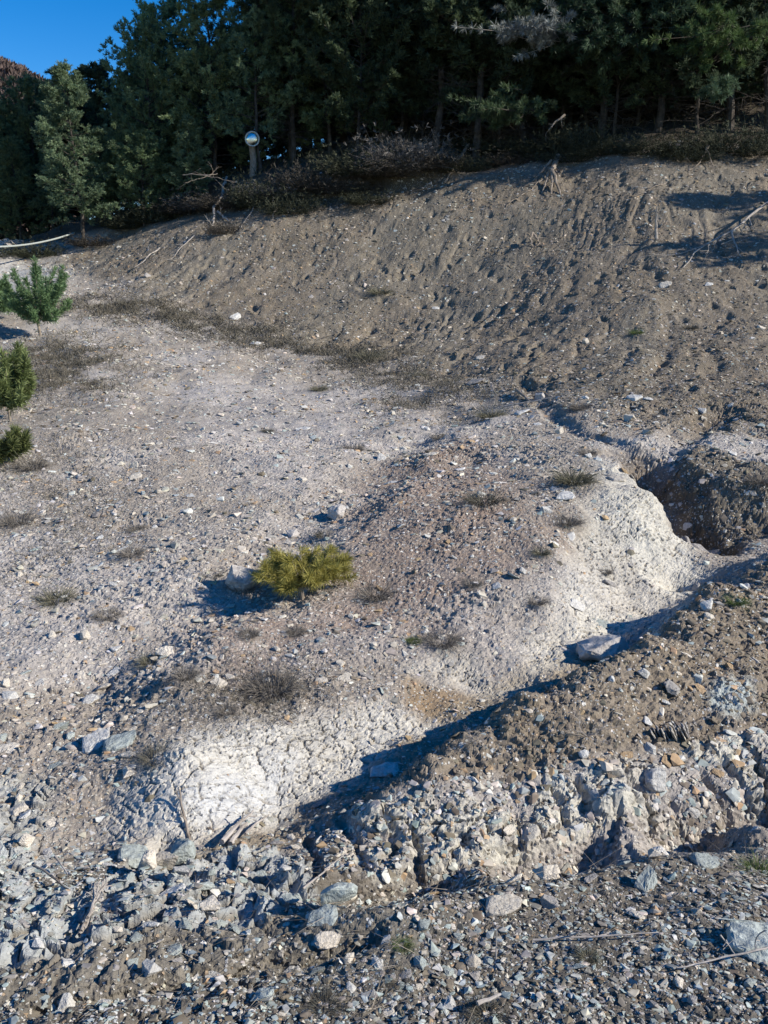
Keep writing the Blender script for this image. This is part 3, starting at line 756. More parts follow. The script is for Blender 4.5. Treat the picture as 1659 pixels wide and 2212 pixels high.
# hand-placed stones: u, v of the foot, width in picture units, shape, colour, label, options
HERO = [
 (1308,1423,125,'flat','mauve','large pale grey boulder wedged in the gully below the white bank',dict(name='boulder',yaw=.35,tilt=.05,hsc=1.5,sink=-.05)),
 (1505,1182,92,'block','mauve','streaked flat-topped pale block lying in the right end of the gully',dict(name='boulder',yaw=.1,tilt=.05,hsc=.95,sink=.1)),
 (1478,1150,48,'block','grey','small grey stone just behind the streaked block in the gully',dict()),
 (1545,1162,42,'block','grey','small grey stone right of the streaked block in the gully',dict()),
 (828,1672,70,'slab','white','thin white slab on the gully floor at the tip of the shadow',dict(yaw=.25,tilt=.05,hsc=1.1,sink=.05)),
 (730,1985,88,'wedge','blue','wedge-shaped blue-grey boulder at the near lip of the hollow',dict(name='boulder',yaw=.4,tilt=.1,hsc=1.25,sink=.08)),
 (695,2008,70,'slab','blue','thin greenish slab leaning in front of the wedge-shaped boulder',dict(yaw=.2,tilt=.3,tdir=-1.5,hsc=1.3,sink=.1)),
 (705,2032,58,'slab','cream','cream slab lying below the wedge-shaped boulder',dict(yaw=.1,sink=.15)),
 (322,1895,42,'block','cream','upright cream block left of the dark crack in the hollow',dict(yaw=1.2,hsc=1.5,sink=.1)),
 (352,1890,50,'block','cream','broad cream block right of the dark crack in the hollow',dict(yaw=.6,hsc=1.4,sink=.1)),
 (395,1865,62,'block','blue','blue-grey block leaning against the white bank foot',dict(yaw=.3,hsc=1.3,sink=.12)),
 (290,1850,75,'flat','blue','flat blue-grey slab left of the white bank foot',dict(yaw=.5,hsc=1.2,sink=.1)),
 (377,1930,60,'flat','white','pale slab pair in the middle of the hollow, left one',dict(yaw=.5,hsc=1.2,sink=.1)),
 (432,1918,60,'flat','blue','pale slab pair in the middle of the hollow, right one',dict(yaw=1.0,hsc=1.2,sink=.1)),
 (210,1612,72,'slab','white','large white slab tilted on the left slope above the hollow',dict(yaw=.6,tilt=.35,tdir=-1.4,hsc=1.5,sink=.05)),
 (258,1615,80,'slab','blue','long grey-white slab right of the large tilted white slab',dict(yaw=.15,tilt=.25,tdir=-1.5,hsc=1.3,sink=.08)),
 (14,1622,52,'slab','cream','cream slab cut by the left edge of the picture',dict(yaw=.2,tilt=.2,tdir=-1.4)),
 (150,1615,40,'slab','blue','narrow grey shard standing left of the tilted white slab',dict(yaw=.9,tilt=.3,tdir=-1.2)),
 (1632,2050,118,'flat','blue','largest blue-grey slab on the near gravel at the right edge',dict(name='boulder',yaw=.05,tilt=.15,tdir=-1.5,hsc=1.3,sink=.15)),
 (731,1113,46,'round','mauve','round pinkish grey boulder on the middle of the mound',dict(name='boulder',hsc=1.0,sink=.1)),
 (632,1148,26,'block','mauve','small grey block left of the round pinkish boulder',dict(hsc=1.3,sink=.1)),
 (626,1165,24,'slab','cream','small cream slab under the grey block on the mound',dict()),
 (528,1262,84,'wedge','mauve','pinkish boulder half buried left of the pine sapling',dict(name='boulder',yaw=.9,tilt=.25,tdir=-1.2,hsc=1.5,sink=.15)),
 (823,990,28,'flat','white','lone white stone above the round boulder',dict(tilt=.5,tdir=-1.5,hsc=1.2)),
 (1216,1104,48,'flat','white','white-topped slab beside a grass tuft near the pale apron',dict(yaw=.1,sink=.15)),
 (1178,1145,26,'block','white','white stone below the white-topped slab',dict(yaw=.8)),
 (930,998,40,'slab','cream','narrow cream slab lying on the brown part of the mound',dict(yaw=.3,tilt=.1)),
 (888,1112,24,'shard','cream','thin cream shard right of the round boulder',dict(yaw=2.4)),
 (288,1010,28,'flat','cream','squarish cream stone standing up on the left mound',dict(tilt=.8,tdir=-1.57,hsc=1.2,yaw=0.1)),
 (292,1032,32,'flat','cream','second cream stone just below the squarish one',dict(tilt=.4,tdir=-1.57)),
 (322,965,26,'flat','cream','cream stone left of a touching pair on the upper mound',dict()),
 (343,965,18,'flat','cream','smaller cream stone right of the touching pair',dict()),
 (655,930,36,'slab','white','flat white slab on the bare crest of the mound',dict(tilt=.05)),
 (656,1037,24,'flat','cream','cream stone on the pale slope above the sapling',dict()),
 (503,1053,15,'flat','cream','small cream stone on the pale slope',dict()),
 (472,1480,36,'flat','cream','cream stone left of the large dry tussock',dict(tilt=.4,tdir=-1.3)),
 (357,1402,42,'flat','cream','cream stone beside the olive grass tuft',dict(tilt=.45,tdir=-1.57,hsc=1.2)),
 (175,1442,34,'shard','cream','cream shard on the left slope, upper of two',dict(tilt=.3)),
 (192,1482,42,'flat','white','white stone on the left slope, lower of two',dict(tilt=.3,tdir=-1.57)),
 (432,1413,20,'shard','cream','small upright cream shard right of the olive tuft',dict(yaw=1.5,tilt=.4)),
 (692,1480,32,'slab','cream','cream slab right of the large dry tussock',dict(tilt=.3,tdir=-1.5,yaw=.1)),
 (745,1472,40,'slab','cream','slanting slab between two others above the white bank',dict(tilt=.5,tdir=-1.3,yaw=.7)),
 (795,1464,46,'slab','grey','grey slab edge on above the ochre hollow',dict(tilt=.1,yaw=.1)),
 (840,1485,22,'slab','cream','small cream chip above the ochre hollow',dict()),
 (1437,614,32,'slab','cream','long cream slab on the dark scree under the dead branch',dict(tilt=.3,tdir=-1.57,yaw=.1)),
 (1530,626,18,'flat','white','round white stone on the dark scree at right',dict(tilt=.3,tdir=-1.57)),
 (506,680,32,'slab','white','white slab at the foot of the scree by the dry grass',dict(tilt=.2,tdir=-1.57)),
 (552,744,26,'flat','white','white stone on the dry grass strip',dict()),
 (395,668,26,'slab','white','pale slab left on the dry grass strip',dict()),
 (202,640,14,'block','cream','cream stone standing on the pale track',dict(hsc=1.4)),
 (318,600,14,'block','grey','dark stone at the foot of the left scree',dict()),
 (940,664,18,'slab','white','white chip low on the scree face',dict(tilt=.3,tdir=-1.57)),
 (1037,772,24,'slab','cream','cream slab above the start of the rill',dict(tilt=.2)),
 (1028,832,44,'slab','grey','long grey slab left of the rill head',dict(tilt=.1,yaw=-.2)),
 (1167,856,26,'block','mauve','pale block at the rill head',dict(hsc=1.2)),
 (1187,846,16,'flat','white','white stone right of the pale block at the rill head',dict()),
 (1128,890,42,'slab','white','flat white slab below the rill head',dict(tilt=.1,yaw=.3)),
 (1160,912,24,'flat','white','white stone beneath the flat slab below the rill head',dict()),
 (1206,935,22,'block','cream','cream block at the mouth of the side rill',dict(hsc=1.2)),
 (1370,858,34,'slab','white','white slab on the stony shelf right of the rill',dict(tilt=.1)),
 (1403,858,26,'slab','white','second white slab on the stony shelf',dict(tilt=.1)),
 (1362,905,30,'block','cream','cream block on the shelf above the gully',dict()),
 (1265,738,20,'block','cream','cream block at the foot of the dark scree',dict(hsc=1.2)),
 (1085,1975,84,'slab','cream','long cream slab on the crest of the near gravel ridge',dict(yaw=.12,tilt=.15,tdir=-1.5,hsc=1.0,wsc=.7,sink=.15)),
 (1110,1925,52,'flat','cream','cream stone behind the long slab on the gravel ridge',dict()),
 (1182,1912,52,'block','cream','cream block under the white fractured face',dict(hsc=1.2,sink=.15)),
 (1390,1915,62,'slab','blue','pointed slab standing against the shaded ditch',dict(yaw=.7,tilt=.75,tdir=-1.9,hsc=1.8,sink=.12)),
 (1478,1845,60,'wedge','cream','cream wedge leaning on the ridge crest at right',dict(yaw=.3,hsc=1.2)),
 (1425,1860,50,'block','white','white block left of the cream wedge on the crest',dict(yaw=.2)),
 (1520,1880,66,'slab','blue','long pale slab lying behind the ridge crest at right',dict(yaw=.25,tilt=.2,tdir=-1.5,hsc=1.3)),
 (1412,1700,56,'round','white','pale oval boulder set in the brown bank',dict(name='boulder',sink=.25,hsc=.9,yaw=1.6)),
 (1402,1620,30,'block','white','white lump above the pale oval boulder',dict()),
 (1350,1640,34,'slab','tan','rusty slab by the grey shale stack',dict(yaw=.1)),
 (1512,1500,32,'slab','tan','rusty tan slab on top of the near bank',dict(tilt=.3,tdir=-1.57)),
 (1573,1442,24,'block','tan','small rusty cube on the right of the near bank',dict()),
 (1600,1480,28,'slab','tan','rusty slab at the right end of the near bank',dict()),
 (1448,1496,48,'wedge','grey','dark grey wedge on top of the near bank',dict()),
 (1388,1462,30,'block','white','white stone by the shadow edge of the near bank',dict(sink=.1)),
 (1528,1328,30,'block','white','white block on the ridge above the long shadow',dict(sink=.1)),
 (1605,1272,34,'flat','white','white stone near the right end of the ridge',dict()),
 (1650,1300,34,'flat','cream','cream stone at the right edge of the near bank',dict()),
 (630,2065,34,'flat','white','white pebble on the bare earth right of centre bottom',dict(hsc=1.2)),
 (325,2105,42,'block','white','white lump casting a shadow on the lower left ledge',dict(hsc=1.1)),
 (378,2055,36,'flat','blue','blue-grey stone below the stone pile',dict(hsc=1.2)),
 (147,2085,46,'flat','white','white stone on the left bare earth',dict(hsc=1.2)),
 (567,2165,46,'flat','blue','blue-grey stone on the bottom gravel left of centre',dict(hsc=1.2)),
 (460,2092,34,'flat','white','white stone at the crest of the low ledge',dict(hsc=1.3)),
 (140,2155,40,'block','white','white block on the ledge near the bottom left',dict(hsc=1.2)),
 (455,1978,40,'block','cream','cream pebble in the middle of the stone pile',dict(hsc=1.2)),
 (1020,2092,30,'block','cream','cream chip on the near gravel',dict(hsc=1.4)),
 (905,2098,34,'wedge','blue','blue-grey wedge on the near gravel',dict(hsc=1.3)),
 (690,1748,34,'flat','grey','grey stone on the gully floor left of the shadow',dict()),
 (1300,1350,46,'flat','blue','bluish flaky patch of stone on the white apron',dict(tilt=.05,hsc=.5)),
 (1245,1318,44,'flat','white','white flaky stone at the head of the apron',dict(tilt=.05,hsc=.6)),
 (1165,1378,34,'slab','grey','dark grey slab on the edge of the white apron',dict(yaw=.8,tilt=.5,tdir=-1.3)),
 (1108,1280,34,'slab','blue','bluish slab on the lower mound',dict(yaw=-.2)),
 (1072,1302,28,'flat','white','white square stone under the bluish slab',dict()),
 (1044,1335,16,'block','cream','small cream block on the lower mound',dict()),
 (1360,985,20,'block','cream','cream stone on the lip of the rill',dict(sink=.1)),
 (1330,1043,40,'slab','cream','thin slab by the big grass tussock',dict(tilt=.1)),
 (1440,1800,40,'shard','cream','cream shard standing in the fractured face',dict(yaw=1.3,tilt=.2)),
 (1440,1655,40,'shard','tan','tan shard between pale beds',dict(yaw=1.2,tilt=.3)),
]
for u, v, w, shape, mat, lab, kw in HERO:
    q = G(u, v); dist = math.hypot(q[1], EYE - hz(q[0], q[1]))
    put_stone(q[0], q[1], w * dist / FPX * .97, shape, mat, lab, **kw)

# stack of thin shale plates in the bank
q = G(1440, 1600)
sh = thing('shale_stack', 'stack of thin tilted grey shale plates in the near bank', 'shale stack', (q[0], q[1], hz(*q)))
for i in range(12):
    o = link('plate', proto('slab', 'grey' if i % 3 else 'cream', i % 4), sh)
    o.location = (-.05 + .012 * i, .01 * (i % 3), .012 + .002 * i)
    o.rotation_euler = (R(20 + 6 * (i % 3)), R(58 + 3 * (i % 4)), R(20 + 5 * (i % 3)))
    o.scale = (.085, .06, .05)

# the larger loose stones, each its own object; labels name the nearest landmark
LM = [(650,1290,'the pine sapling'),(580,1490,'the large dry tussock'),(731,1110,'the round pinkish boulder'),(1305,1430,'the grey boulder in the gully'),
      (1505,1180,'the streaked block in the gully'),(728,1980,'the wedge-shaped boulder'),(350,1890,'the dark crack in the hollow'),(210,1610,'the tilted white slab'),
      (1632,2040,'the big slab at the right edge'),(1085,1965,'the long slab on the ridge crest'),(1440,1600,'the shale stack'),(1235,1050,'the green-grey tussock above the apron'),
      (500,1700,'the white cracked bank'),(1160,855,'the rill head'),(288,1010,'the squarish cream stone'),(820,1290,'the tuft right of the sapling'),(1270,1580,'the twiggy tuft on the near bank'),
      (960,1400,'the grey tuft over the white knoll'),(100,710,'the bright green pine bush'),(40,860,'the dark pine bush'),(1435,612,'the cream slab on the scree'),(506,680,'the white slab at the scree foot'),
      (1200,1770,'the white fractured face'),(200,1990,'the stick bundle'),(1185,390,'the root stump'),(920,2180,'the bottom edge centre'),(1400,2150,'the bottom edge at right'),(120,1270,'the tuft by the left edge'),
      (1600,1700,'the pale beds at right'),(1000,700,'the chip on the low scree')]
LMW = [(G(u, v), nme) for u, v, nme in LM]
r = random.Random(99); cand = []
tries = 0
def far_enough(x, y, d): return all((x - a) ** 2 + (y - b_) ** 2 > ((d + c_) * .55) ** 2 for a, b_, c_ in POS)
ZONES = [ # u0,u1,v0,v1,count, px range, colour weights
 (0,640,1860,2060,62,(18,38),'blue blue white cream blue white grey'),
 (640,1650,2000,2200,54,(16,34),'blue white cream grey blue cream'),
 (0,600,2080,2200,12,(16,32),'blue white grey'),
 (0,330,1380,1850,36,(20,42),'white cream blue cream'),
 (250,1200,1150,1480,26,(16,26),'cream cream white tan'),
 (0,640,880,1350,22,(14,24),'cream white cream'),
 (1080,1650,1850,1990,14,(24,44),'cream white blue grey'),
 (1300,1650,1250,1560,16,(20,36),'white blue grey cream'),
 (1250,1650,850,1000,16,(14,26),'white cream grey'),
 (700,1250,900,1150,10,(14,22),'cream white tan'),
 (1000,1650,600,830,8,(10,18),'cream white grey'),
 (560,760,1740,1860,10,(18,34),'grey cream white'),
 (1000,1650,1640,1840,16,(22,44),'cream white cream tan'),
]
loose = []
for u0, u1, v0, v1, cnt, (p0, p1), cols in ZONES:
    k = 0; t = 0
    while k < cnt and t < cnt * 12:
        t += 1
        u = r.uniform(u0, u1); v = r.uniform(v0, v1); q = G(u, v)
        px = p0 + (p1 - p0) * r.random() ** 1.6
        d = px * math.hypot(q[1], 1.4) / FPX
        if not far_enough(q[0], q[1], d): continue
        if grid_at(q[0], q[1], M['whiteA'])[0] > .4: continue
        mat = r.choice(cols.split()); shape = r.choice(['flat', 'flat', 'block', 'slab', 'wedge', 'shard', 'block'])
        loose.append((u, v, q, d, shape, mat)); POS.append((q[0], q[1], d)); k += 1
POS = POS[:len(HERO)]
SW = {'flat': 'flattish stone', 'block': 'chunky stone', 'slab': 'thin slab', 'wedge': 'wedge-like stone', 'shard': 'long shard'}
ORD = ['largest', 'second largest', 'third largest', 'fourth largest', 'fifth largest', 'sixth largest', 'seventh largest', 'eighth largest', 'ninth largest', 'tenth largest']
cells = {}
for it in loose:
    u, v, q, d, shape, mat = it
    j = min(range(len(LM)), key=lambda i: math.hypot(u - LM[i][0], (v - LM[i][1]) * 1.3))
    du, dv = u - LM[j][0], v - LM[j][1]
    side = ('left of' if du < 0 else 'right of') if abs(du) > abs(dv) else ('above' if dv < 0 else 'below')
    cells.setdefault((j, side, mat, shape), []).append(it)
for (j, side, mat, shape), its in cells.items():
    its.sort(key=lambda t: -t[3] / math.hypot(t[2][1], 1.4))
    for i, (u, v, q, d, sh_, m_) in enumerate(its):
        pre = '' if len(its) == 1 else ORD[min(i, 9)] + ' '
        put_stone(q[0], q[1], d, sh_, m_, f'{pre}{MATN[m_]} {SW[sh_]} {side} {LM[j][2]}', 'loose stones on the slope', hsc=r.uniform(.75, 1.15), wsc=r.uniform(.7, 1.05), sink=r.uniform(.18, .4), r=r)

# ------------------------------------------------------------------ blades, tubes
def blades(base, dirs, L, w, bend, col_a, col_b, r, segs=3):
    """curved tapering blades; base (n,3), dirs unit (n,3), L (n,)"""
    n = len(base); side = np.cross(dirs, r.normal(size=(n, 3))); side /= np.linalg.norm(side, axis=1)[:, None] + 1e-9
    droop = np.array([0, 0, -1.0]) * bend[:, None]
    V = []; Cc = []
    cm = r.uniform(0, 1, (n, 1)); cb = np.array(col_a) * (1 - cm) + np.array(col_b) * cm
    for s in range(segs + 1):
        t = s / segs
        p = base + dirs * (L * t)[:, None] + droop * (L * t * t)[:, None]
        ww = (w * (1 - .92 * t))[:, None] * .5
        V.append(p - side * ww); V.append(p + side * ww); Cc.append(cb); Cc.append(cb)
    V = np.stack(V, 1); Cc = np.stack(Cc, 1); k = 2 * (segs + 1)
    q = np.array([[2*s, 2*s+1, 2*s+3, 2*s+2] for s in range(segs)])
    Fq = (q[None] + (np.arange(n) * k)[:, None, None]).reshape(-1, 4)
    return V.reshape(-1, 3), Fq, Cc.reshape(-1, 3)
def merge(parts):
    off = 0; V = []; F = []; Cc = []
    for v, f, c in parts:
        V.append(v); F.append(f + off); Cc.append(c); off += len(v)
    return np.concatenate(V), np.concatenate(F), np.concatenate(Cc)
def tube(pts, rad, nseg=6, col=(.2, .2, .2)):
    pts = np.asarray(pts, float); rad = np.asarray(rad, float); m = len(pts)
    t = np.gradient(pts, axis=0); t /= np.linalg.norm(t, axis=1)[:, None] + 1e-9
    ref = np.array([0, 0, 1.0]) if abs(t[0, 2]) < .8 else np.array([1.0, 0, 0])
    a = np.cross(t, ref); a /= np.linalg.norm(a, axis=1)[:, None] + 1e-9; b_ = np.cross(t, a)
    ang = np.linspace(0, 2 * math.pi, nseg, endpoint=False)
    V = (pts[:, None] + rad[:, None, None] * (np.cos(ang)[None, :, None] * a[:, None] + np.sin(ang)[None, :, None] * b_[:, None])).reshape(-1, 3)
    i = np.arange(m - 1)[:, None] * nseg; j = np.arange(nseg)[None]; jn = (j + 1) % nseg
    F = np.stack([i + j, i + jn, i + nseg + jn, i + nseg + j], 2).reshape(-1, 4)
    if nseg >= 5:
        c0 = np.arange(nseg); k_ = nseg // 2
        for o_ in (0, (m - 1) * nseg):
            F = np.concatenate([F, np.array([[o_, o_ + q_, o_ + q_ + 1, o_ + (q_ + 2 if q_ + 2 < nseg else 0)] for q_ in range(1, nseg - 1, 2) if q_ + 2 < nseg] or [[o_, o_ + 1, o_ + 2, o_ + 3]])])
    return V, F, np.tile(np.array(col), (len(V), 1))
def unit(v): return v / (np.linalg.norm(v, axis=-1, keepdims=True) + 1e-9)

def tuft_mesh(seed, n=170, R_=.10, H=.22, ca=(.17, .15, .125), cb=(.33, .30, .25), spread=1.0, w=.004, bend=.35):
    r = np.random.default_rng(seed)
    a = r.uniform(0, 6.283, n); rr = R_ * .45 * np.sqrt(r.uniform(0, 1, n))
    base = np.stack([np.cos(a) * rr, np.sin(a) * rr, np.full(n, -.01)], 1)
    lean = r.uniform(.1, 1, n) * spread
    dirs = unit(np.stack([np.cos(a + r.normal(0, .4, n)) * lean, np.sin(a + r.normal(0, .4, n)) * lean, np.ones(n) * .8], 1))
    V, F, Cc = blades(base, dirs, H * r.uniform(.5, 1.1, n), np.full(n, w) * r.uniform(.6, 1.4, n), bend * r.uniform(.3, 1.6, n), ca, cb, r)
    return np_mesh('grass_tuft', V, [F], MAT['straw'], Cc)
def twig_mesh(seed, n=16, L=.3, ca=(.30, .27, .24), mat='dead', rad=.004, up=.5, sub=5):
    r = np.random.default_rng(seed); parts = []
    for i in range(n):
        a = r.uniform(0, 6.283); d = unit(np.array([math.cos(a), math.sin(a), r.uniform(up * .4, up * 2)]))
        p = np.array([0, 0, -.01]); pts = [p]
        for k in range(6):
            d = unit(d + r.normal(0, .22, 3)); p = p + d * L * r.uniform(.6, 1.1) / 6; pts.append(p)
            if k > 0:
                for _ in range(sub // 2):
                    dd = unit(d + r.normal(0, .6, 3)); l2 = L * r.uniform(.1, .3)
                    parts.append(tube([p, p + dd * l2 * .5, p + (dd + r.normal(0, .2, 3)) * l2], [rad * .4, rad * .35, rad * .15], 3, ca))
        parts.append(tube(pts, np.linspace(rad, rad * .35, 7), 4, ca))
    V, F, Cc = merge(parts)
    return np_mesh('twig', V, [F], MAT[mat], Cc)
GREY = ((.10, .088, .075), (.29, .26, .22)); OLIVE = ((.09, .085, .055), (.24, .225, .16)); DARK = ((.07, .065, .05), (.16, .15, .12)); GREEN = ((.06, .09, .03), (.18, .22, .08))
TUFTM = {}
def get_tuft(kind, i):
    if (kind, i) not in TUFTM:
        ca, cb = {'grey': GREY, 'olive': OLIVE, 'dark': DARK, 'green': GREEN}[kind]
        TUFTM[(kind, i)] = tuft_mesh(300 + i * 11 + len(kind), 620 if kind != 'dark' else 420, .16, .24, ca, cb, 1.25, .0026, .75)
    return TUFTM[(kind, i)]
TU = [
 (588,1490,120,'grey','large dry grey tussock above the white cracked bank'),(335,1640,90,'dark','dark dry tuft just above the left end of the white bank'),
 (812,1300,80,'grey','dry grey tuft right of the pine sapling'),(955,1400,80,'grey','grey tuft over the white knoll'),(893,1397,34,'green','small green tuft touching the grey one over the knoll'),
 (1238,1065,95,'olive','olive-grey tussock above the pale apron'),(1062,903,66,'olive','tuft below the rill head'),(1252,880,50,'grey','tuft on the lip of the side rill'),
 (1225,1165,66,'grey','grey tuft left of the pale apron'),(1045,1135,100,'dark','broad dark tuft in the middle of the mound'),(1168,1236,44,'olive','small olive tuft at the apron edge'),
 (578,930,30,'dark','small dark green cushion on the bare slope'),(327,1412,64,'olive','olive tuft beside a cream stone'),(402,1475,60,'grey','grey tuft left of the large tussock'),
 (288,1205,62,'grey','grey tuft on the left mound above others'),(300,1140,50,'grey','faint tuft on the upper left mound'),(122,1300,88,'olive','wide tuft on the left slope'),
 (35,1120,90,'grey','grey tussock at the left edge of the mound'),(762,970,54,'grey','grey tuft left of the lone white stone'),(795,780,54,'olive','tuft on the dry grass strip end'),
 (520,1265,64,'grey','ash-grey tuft hanging over the pinkish boulder'),(1020,1296,46,'grey','tuft in the lower middle of the mound'),(1490,705,40,'dark','dark tuft on the foot of the right scree'),
 (1375,716,30,'green','low green tuft on the foot of the right scree'),(905,812,40,'olive','tuft at the lower end of the grass strip'),(820,640,50,'olive','faint tuft on the scree face'),
 (1640,1050,60,'grey','grey tuft on the right bank above the gully'),(1270,985,40,'grey','tuft near the pale lip of the rill'),(490,1545,50,'grey','flattened tuft above the white bank'),
 (70,1010,80,'grey','grey tussock on the left fall of the mound'),(460,1250,46,'dark','dark tuft in the shadow left of the pinkish boulder'),(700,1165,50,'dark','dark tuft above the pine sapling'),
 (1590,1310,50,'green','sparse green tuft on the near bank at right'),(1640,1880,70,'green','green grass clump at the right edge by the ditch'),(1270,2085,50,'olive','thin grass sprig on the near gravel at right'),
 (870,2060,40,'green','small green sprig on the near gravel'),(950,940,40,'grey','tuft above the brown slope'),(640,1370,50,'grey','thin tuft below the pine sapling'),
 (1160,1330,46,'grey','tuft beside the dark slab on the apron'),(230,1340,60,'grey','pale tuft on the left slope, middle'),(540,1385,50,'grey','thin tuft between the sapling and the large tussock'),
 (700,2180,80,'dark','dark dry grass tuft at the bottom edge'),(1050,2200,80,'dark','tangled dark tuft at the bottom edge, right of centre'),(860,2130,60,'dark','tangled dark tuft in the near gravel'),
 (1310,1240,30,'grey','tiny tuft on the pale apron'),(690,840,40,'olive','tuft below the dry strip'),
]
for i, (u, v, w, kd, lab) in enumerate(TU):
    q = G(u, v); dist = math.hypot(q[1], EYE - hz(*q))
    d = w * dist / FPX
    o = link('grass_tuft', get_tuft(kd, i % 3)); o.location = (q[0], q[1], hz(*q)); o.rotation_euler = (0, 0, i * 1.7)
    s_ = d / .24; o.scale = (s_, s_, s_ * (.7 if kd == 'dark' else .85))
    tag(o, lab, 'grass tuft', 'dry grass tufts on the slope')
for u, v, w, lab in [(1268,1590,110,'twiggy dead plant on top of the near bank'),(1020,1612,70,'bent dry twigs overhanging the gully'),(392,1015,50,'small dead bush on the upper mound'),(245,1985,60,'dry twig tangle on the stone pile'),(1440,905,50,'dry brush beside the upper rill')]:
    q = G(u, v); dist = math.hypot(q[1], EYE - hz(*q))
    o = link('dead_bush', twig_mesh(int(u), 22, .28, mat='dead', rad=.003)); o.location = (q[0], q[1], hz(*q)); s_ = w * dist / FPX / .42; o.scale = (s_, s_, s_ * .8)
    tag(o, lab, 'dead bush')

# ------------------------------------------------------------------ low dry vegetation too thick to count
def mat_of_grass(name, areas, seed, N, ca, cb, hgt=(.05, .12), label='', wpx=1.3):
    r = np.random.default_rng(seed); B = []
    for pts, rad, share in areas:
        P = [G(*p) for p in pts]; k = int(N * share)
        t = r.uniform(0, len(P) - 1, k); i = t.astype(int); f = (t - i)[:, None]
        P = np.array(P); c = P[i] * (1 - f) + P[np.minimum(i + 1, len(P) - 1)] * f
        B.append(c + r.normal(0, 1, (k, 2)) * np.array(rad))
    B = np.concatenate(B); clump = fbm(B[:, 0] * 2.2, B[:, 1] * 2.2, 3, seed) * 1.6 + .5
    B = B[r.uniform(0, 1, len(B)) < np.clip(clump * 1.6 - .25, 0, 1)]
    n = len(B); z = grid_at(B[:, 0], B[:, 1])
    base = np.column_stack([B, z - .005])
    dirs = unit(np.column_stack([r.normal(0, .6, (n, 2)), np.full(n, .7)]))
    L = r.uniform(*hgt, n) * np.clip(B[:, 1] / 8, .4, 2.2); w = np.maximum(B[:, 1] / FPX * wpx, .0015) * r.uniform(.7, 1.3, n)
    V, F, Cc = blades(base, dirs, L, w, r.uniform(.1, .6, n), ca, cb, r, 2)
    o = link(name, np_mesh(name, V, [F], MAT['straw'], Cc)); tag(o, label, 'dry grass', kind='stuff')
mat_of_grass('dry_grass', [([(160,655),(300,675),(420,700),(560,728),(700,765),(820,785),(920,850),(1000,880)], (.45, .55), .45), ([(80,760),(150,800),(120,860)], (.5, .8), .28), ([(30,1000),(60,1120),(100,1280)], (.3, .6), .12), ([(420,1500),(560,1520),(640,1480)], (.18, .22), .15)],
             21, 60000, (.085, .075, .055), (.21, .19, .15), label='grey-brown dry grass mat along the old track and slope edges')
# fine dead stems all over the mound
r2 = np.random.default_rng(77); N = 26000
yy = np.exp(r2.uniform(math.log(2.9), math.log(17), N)); xx = r2.uniform(-1, 1, N) * half_w(yy) * .95
keep = (r2.uniform(0, 1, N) < np.clip(fbm(xx * 1.3, yy * 1.3, 3, 210) * 2 + .3, 0, 1) * (1 - grid_at(xx, yy, M['scree'])) * (1 - grid_at(xx, yy, M['whiteA'])) * (1 - grid_at(xx, yy, M['whiteB'])) * (1 - .9 * grid_at(xx, yy, M['soil'])))
xx, yy = xx[keep], yy[keep]; n = len(xx)
V, F, Cc = blades(np.column_stack([xx, yy, grid_at(xx, yy) - .004]), unit(np.column_stack([r2.normal(0, .8, (n, 2)), np.full(n, .6)])), r2.uniform(.02, .07, n) * np.clip(yy / 5, .6, 2), np.maximum(yy / FPX * 1.0, .001), r2.uniform(.1, .6, n), (.13, .115, .09), (.33, .29, .24), r2, 2)
o = link('thin_dry_stems', np_mesh('thin_dry_stems', V, [F], MAT['straw'], Cc)); tag(o, 'thin scattered dead stems and needles over the earth mound', 'dry stems', kind='stuff')
# pine needles and straw littering the near gravel
n = 5200; yy = r2.uniform(1.3, 2.5, n); xx = r2.uniform(-1, 1, n) * half_w(yy) * .9
keep = r2.uniform(0, 1, n) < np.clip(fbm(xx * 2.3, yy * 2.3, 2, 214) * 2.2 + .45 + xx * .25, 0, 1)
xx, yy = xx[keep], yy[keep]; n = len(xx)
V, F, Cc = blades(np.column_stack([xx, yy, grid_at(xx, yy) + r2.uniform(.002, .02, n)]), unit(np.column_stack([r2.normal(0, 1, (n, 2)), r2.normal(.05, .18, n)])), r2.uniform(.03, .13, n), np.full(n, .0016), r2.uniform(-.05, .1, n), (.10, .09, .07), (.36, .31, .25), r2, 2)
o = link('needle_litter', np_mesh('needle_litter', V, [F], MAT['straw'], Cc)); tag(o, 'fallen pine needles and straw on the near gravel', 'needle litter', kind='stuff')

# ------------------------------------------------------------------ pines
def needles(points, dirs, r, per, L, w, ca, cb, cone=.9):
    P = np.repeat(points, per, 0); d = np.repeat(dirs, per, 0)
    d = unit(d + r.normal(0, cone * .5, d.shape)); n = len(P)
    side = unit(np.cross(d, r.normal(size=(n, 3)))) * (w * r.uniform(.7, 1.3, n))[:, None] * .5
    LL = (L * r.uniform(.7, 1.2, n))[:, None]
    V = np.stack([P - side * .5, P + side * .5, P + d * LL * .6 + side, P + d * LL, P + d * LL * .6 - side], 1).reshape(-1, 3)
    F = np.arange(n * 5).reshape(-1, 5)
    cm = np.repeat(r.uniform(0, 1, (len(points), 1)), per, 0); c = np.array(ca) * (1 - cm) + np.array(cb) * cm
    return V, F, np.repeat(c, 5, 0)

